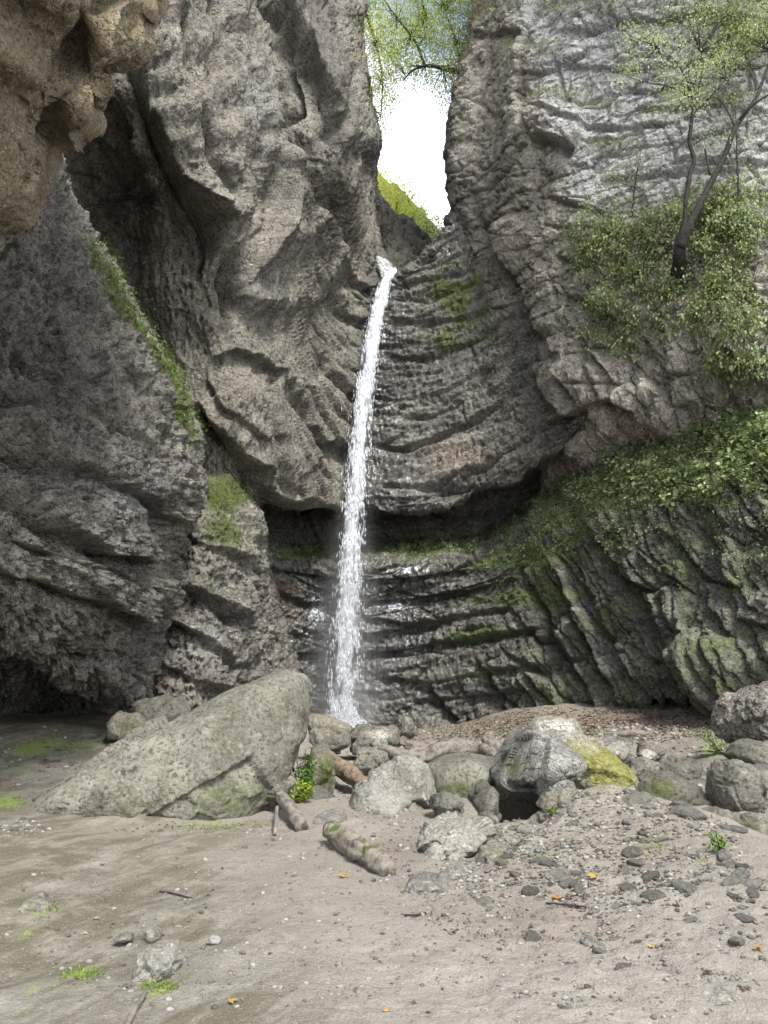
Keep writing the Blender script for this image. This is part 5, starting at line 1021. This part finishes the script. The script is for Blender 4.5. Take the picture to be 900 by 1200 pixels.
# ---------------------------------------------------------------- the waterfall
WF = [(462, 318, 26.3), (455, 326, 25.6), (448, 345, 25.1), (441, 375, 24.7), (434, 415, 24.35), (427, 460, 24.1), (422, 510, 23.85), (418, 560, 23.65), (414, 610, 23.5), (411, 660, 23.35), (408, 710, 23.25), (405, 760, 23.15), (403, 810, 23.05), (401, 860, 23.), (401, 880, 23.)]
WFW = np.array([5, 6, 9, 11, 13, 15, 15, 16, 16, 17, 19, 21, 23, 25., 26])*.88        # half widths in photo pixels
wa = np.array(WF); WP = at(wa[:, 0], wa[:, 1], wa[:, 2]); WR = WFW/F*wa[:, 2]
e = empty('waterfall', (WP[-1][0], WP[-1][1], 0)); tag(e, 'tall thin white waterfall falling free down the middle of the gorge', 'waterfall'); eloc = np.array(e.location)
def water_mat(name, dens, sx, sz, emis=0):
    t = NT(name); nd = t.noise(1., 6, .62, .3, co=t.map((sx, sx, sz))); n2 = t.noise(1., 4, .6, .2, co=t.map((sx*3.3, sx*3.3, sz*2.6))); ed = t.attr('edge')
    a = t.math('ADD', t.math('MULTIPLY', nd, .65), t.math('MULTIPLY', n2, .35)); a = t.ramp(t.math('ADD', a, t.math('MULTIPLY', ed, .34)), .62-dens, .86-dens)
    a = t.math('MULTIPLY', a, t.ramp(ed, 0, .35)); a = t.math('MULTIPLY', a, .8)
    d = t.bsdf((.72, .75, .8), .45, None, .4); tl = t.n('ShaderNodeBsdfTranslucent'); tl.inputs[0].default_value = (.86, .89, .93, 1); m1 = t.n('ShaderNodeMixShader'); m1.inputs[0].default_value = .4
    t.t.links.new(d, m1.inputs[1]); t.t.links.new(tl.outputs[0], m1.inputs[2])
    tr = t.n('ShaderNodeBsdfTransparent'); mx = t.n('ShaderNodeMixShader'); t.set(mx.inputs[0], a); t.t.links.new(tr.outputs[0], mx.inputs[1]); t.t.links.new(m1.outputs[0], mx.inputs[2])
    return t.end(mx.outputs[0])
def veil(name, wk, mat, seed, depth=.45, amp=.04):
    n = 260; W = cr_weights(len(WP), np.linspace(0, len(WP)-1, n)); C = W@WP; r = (W@WR)*wk; th = np.linspace(-np.pi, np.pi, 49)
    x = np.cos(th)[None]*r[:, None]; y = np.sin(th)[None]*r[:, None]*depth
    V_ = np.stack([C[:, 0:1]+x, C[:, 1:2]+y, C[:, 2:3]+0*x], -1)
    nn = fbm(V_*np.array([3, 3, .5])+seed, 3, seed); V_[..., 0] += amp*nn*(.3+r[:, None]); V_[..., 1] += amp*fbm(V_*np.array([3, 3, .6])+seed+5, 3, seed)
    ed = np.abs(np.sin(th))[None]**.9*np.ones((n, 1)); zf = np.linspace(0, 1, n)[:, None]; ed = ed*sm(1., .965, zf)*sm(-.02, .01, zf)*(1-.32*zf)
    return mk(name, V_-eloc, grid_faces(n, 49), mat, dict(edge=ed), parent=e)
veil('core_stream', .62, water_mat('white_water', -.03, 7., 1.1), 3)
veil('outer_veil', 1.05, water_mat('falling_veil', -.09, 5., .8), 8)
nd_ = 34000; u_ = rng.random(nd_)**1.25*(len(WP)-1); W = cr_weights(len(WP), u_); C = W@WP; r = W@WR
off = rng.normal(size=nd_)*.36; cl = perlin(np.stack([off*3, C[:, 2]*1.4, 0*off], -1), 5); keep = cl > -.12+.2*rng.normal(size=nd_)*.5; C, r, off = C[keep], r[keep], off[keep]; n = len(C)
P_ = C+np.stack([off*r*1.1, rng.normal(size=n)*.3*r, rng.normal(size=n)*.02], -1)
L = rng.uniform(.03, .14, n); w = rng.uniform(.0035, .01, n); ax = np.array([[0, 0, 1], [1, 0, 0], [0, 1, 0], [-1, 0, 0], [0, -1, 0], [0, 0, -1.]]); V_ = P_[:, None]+ax[None]*np.stack([w, w, L], -1)[:, None]
fo = np.array([[0, 1, 2], [0, 2, 3], [0, 3, 4], [0, 4, 1], [5, 2, 1], [5, 3, 2], [5, 4, 3], [5, 1, 4]]); F_ = (fo[None]+np.arange(n)[:, None, None]*6).reshape(-1, 3)
t = NT('water_drops'); d_ = t.bsdf((.9, .93, .97), .25, None, .6); tl = t.n('ShaderNodeBsdfTranslucent'); tl.inputs[0].default_value = (.9, .93, .97, 1); m1 = t.n('ShaderNodeMixShader'); m1.inputs[0].default_value = .35
t.t.links.new(d_, m1.inputs[1]); t.t.links.new(tl.outputs[0], m1.inputs[2]); M['drops'] = t.end(m1.outputs[0])
o = mk('falling_drops', V_.reshape(-1, 3)-eloc, F_, M['drops'], parent=e, smooth=True); o['kind'] = 'stuff'
# drifting spray round the lower fall: a closed tube of thin air-borne water
zb, zt = -.2, 9.5; k_ = np.linspace(0, 1, 30); zc = zb+(zt-zb)*k_; o_ = np.argsort(WP[:, 2]); xc = np.interp(zc, WP[o_, 2], WP[o_, 0]); yc = np.interp(zc, WP[o_, 2], WP[o_, 1]); th = np.linspace(0, 2*np.pi, 33)[:-1]; rr0 = np.interp(k_, [0, 1], [1.9, .6])
V_ = np.stack([xc[:, None]+np.cos(th)*rr0[:, None], yc[:, None]-.15+np.sin(th)*rr0[:, None]*.6, zc[:, None]+0*th[None]], -1).reshape(-1, 3); i = np.arange(29)[:, None]*32+np.arange(32)[None]; j = np.arange(29)[:, None]*32+(np.arange(32)[None]+1) % 32
F_ = np.stack([i, j, j+32, i+32], -1).reshape(-1, 4).tolist()+[list(range(31, -1, -1)), list(range(29*32, 30*32))]
me = bpy.data.meshes.new('spray'); me.from_pydata((V_-eloc).tolist(), [], F_); sp_ = bpy.data.objects.new('spray', me); COL.objects.link(sp_); sp_.parent = e; sp_['kind'] = 'stuff'
ax_, bx_ = np.polyfit(zc, xc-eloc[0], 1); ay_, by_ = np.polyfit(zc, yc-.15-eloc[1], 1)
t = NT('fine_spray'); sx = t.n('ShaderNodeSeparateXYZ'); t.set(sx.inputs[0], t.co); X_, Y_, Zz = sx.outputs
rz_ = t.math('ADD', 1.9, t.math('MULTIPLY', Zz, -1.3/9.7)); dx_ = t.math('DIVIDE', t.math('SUBTRACT', X_, t.math('MULTIPLY_ADD', Zz, float(ax_), float(bx_))), rz_); dy_ = t.math('DIVIDE', t.math('SUBTRACT', Y_, t.math('MULTIPLY_ADD', Zz, float(ay_), float(by_))), t.math('MULTIPLY', rz_, .6))
r2 = t.math('ADD', t.math('MULTIPLY', dx_, dx_), t.math('MULTIPLY', dy_, dy_)); fo_ = t.math('POWER', t.math('MAXIMUM', t.math('SUBTRACT', 1., r2), 0.), 3.)
fo_ = t.math('MULTIPLY', fo_, t.ramp(Zz, 9.3, 1., .12, 1.)); fo_ = t.math('MULTIPLY', fo_, t.ramp(t.noise(1.6, 4, .6, co=t.map((1, 1, .35))), .3, .65, .4, 1.))
pv = t.n('ShaderNodeVolumePrincipled'); pv.inputs['Color'].default_value = (.95, .97, 1, 1); pv.inputs['Anisotropy'].default_value = .2; t.set(pv.inputs['Density'], t.math('MULTIPLY', fo_, .75)); t.t.links.new(pv.outputs[0], t.out.inputs['Volume']); me.materials.append(t.m); M['spray'] = t.m
nS = 5200; a_ = rng.random(nS)*6.28; q_ = rng.random(nS)**.7; hh = (1-q_)**1.3*rng.random(nS)*1.1
P_ = np.stack([WP[-2][0]+np.cos(a_)*q_*1.1, WP[-2][1]-.2+np.sin(a_)*q_*.8, hh-.02], -1); w = rng.uniform(.004, .012, nS); V_ = P_[:, None]+ax[None]*np.stack([w, w, w*2.5], -1)[:, None]
mk('splash', V_.reshape(-1, 3)-eloc, (fo[None]+np.arange(nS)[:, None, None]*6).reshape(-1, 3), M['drops'], parent=e)['kind'] = 'stuff'
# fan of water sliding over the lip
fan = [[(437, 302, 27.2), (445, 304, 27.3), (454, 308, 27.3), (463, 316, 27.1)], [(441, 316, 26.5), (448, 317, 26.4), (456, 319, 26.3), (464, 322, 26.2)], [(446, 330, 25.7), (450, 330, 25.6), (454, 330, 25.5), (458, 330, 25.4)]]
S_, N_, fx, fy, uu, vv, fl = patch(fan); S_ = S_-np.array([0, .12, 0])-eloc+np.array([0, 0, .05])
mk('lip_flow', S_, grid_faces(*S_.shape[:2]), water_mat('lip_water', -.08, 9., 3.), dict(edge=np.clip(1.3*np.sin(np.pi*uu/3)+.2, 0, 1)), parent=e)
# ---------------------------------------------------------------- sky, sun, camera
w = bpy.data.worlds.new('World'); SC.world = w; w.use_nodes = True; nt = w.node_tree; nt.nodes.clear()
out = nt.nodes.new('ShaderNodeOutputWorld'); bg = nt.nodes.new('ShaderNodeBackground'); sky = nt.nodes.new('ShaderNodeTexSky'); sky.sky_type = 'NISHITA'; sky.sun_disc = False
SUN_EL, SUN_AZ = 54., 154.         # azimuth measured from +Y clockwise: behind the viewer, to the right
sky.sun_elevation = math.radians(SUN_EL); sky.sun_rotation = math.radians(SUN_AZ); sky.altitude = 800; sky.dust_density = 1.5
tc = nt.nodes.new('ShaderNodeTexCoord'); nz = nt.nodes.new('ShaderNodeTexNoise'); nz.inputs['Scale'].default_value = 2.2; nz.inputs['Detail'].default_value = 6
nt.links.new(tc.outputs['Generated'], nz.inputs['Vector']); mr = nt.nodes.new('ShaderNodeMapRange'); mr.inputs[1].default_value = .42; mr.inputs[2].default_value = .6; mr.inputs[3].default_value = .08; mr.inputs[4].default_value = 1.
sp = nt.nodes.new('ShaderNodeSeparateXYZ'); nt.links.new(tc.outputs['Generated'], sp.inputs[0]); m0 = nt.nodes.new('ShaderNodeMapRange'); nt.links.new(sp.outputs[2], m0.inputs[0])
for i_, v_ in ((1, .45), (2, .68), (3, .2), (4, -.13)): m0.inputs[i_].default_value = v_
ad = nt.nodes.new('ShaderNodeMath'); ad.operation = 'ADD'; nt.links.new(nz.outputs['Fac'], ad.inputs[0]); nt.links.new(m0.outputs[0], ad.inputs[1]); nt.links.new(ad.outputs[0], mr.inputs[0]); mx = nt.nodes.new('ShaderNodeMix'); mx.data_type = 'RGBA'; mx.inputs[7].default_value = (12, 12.4, 13, 1); nt.links.new(mr.outputs[0], mx.inputs[0]); nt.links.new(sky.outputs[0], mx.inputs[6])
nt.links.new(mx.outputs[2], bg.inputs[0]); bg.inputs[1].default_value = .1; nt.links.new(bg.outputs[0], out.inputs[0])
sd = bpy.data.lights.new('sun', 'SUN'); sd.energy = 3.1; sd.angle = math.radians(15); sd.color = (1, .96, .9); so = bpy.data.objects.new('sun', sd); COL.objects.link(so)
az = math.radians(SUN_AZ); el = math.radians(SUN_EL); tosun = Vector((math.sin(az)*math.cos(el), math.cos(az)*math.cos(el), math.sin(el))); so.rotation_euler = tosun.to_track_quat('Z', 'Y').to_euler()
cd = bpy.data.cameras.new('camera'); cam = bpy.data.objects.new('camera', cd); COL.objects.link(cam); cam.location = (0, 0, CAMZ); cam.rotation_euler = (math.pi/2+PITCH, 0, 0)
cd.sensor_fit = 'VERTICAL'; cd.sensor_height = 24; cd.lens = F/1200*24; cd.clip_end = 500; cd.clip_start = .05; SC.camera = cam
SC.view_settings.view_transform = 'Standard'; SC.view_settings.look = 'None'; SC.view_settings.gamma = 1; SC.view_settings.use_curve_mapping = False; SC.view_settings.exposure = 1.45
SC.cycles.max_bounces = 6; SC.cycles.diffuse_bounces = 3; SC.cycles.transparent_max_bounces = 12; SC.cycles.volume_step_rate = 4; SC.cycles.adaptive_threshold = .025; SC.cycles.use_denoising = True
print('done', round(time.time()-T0, 1))
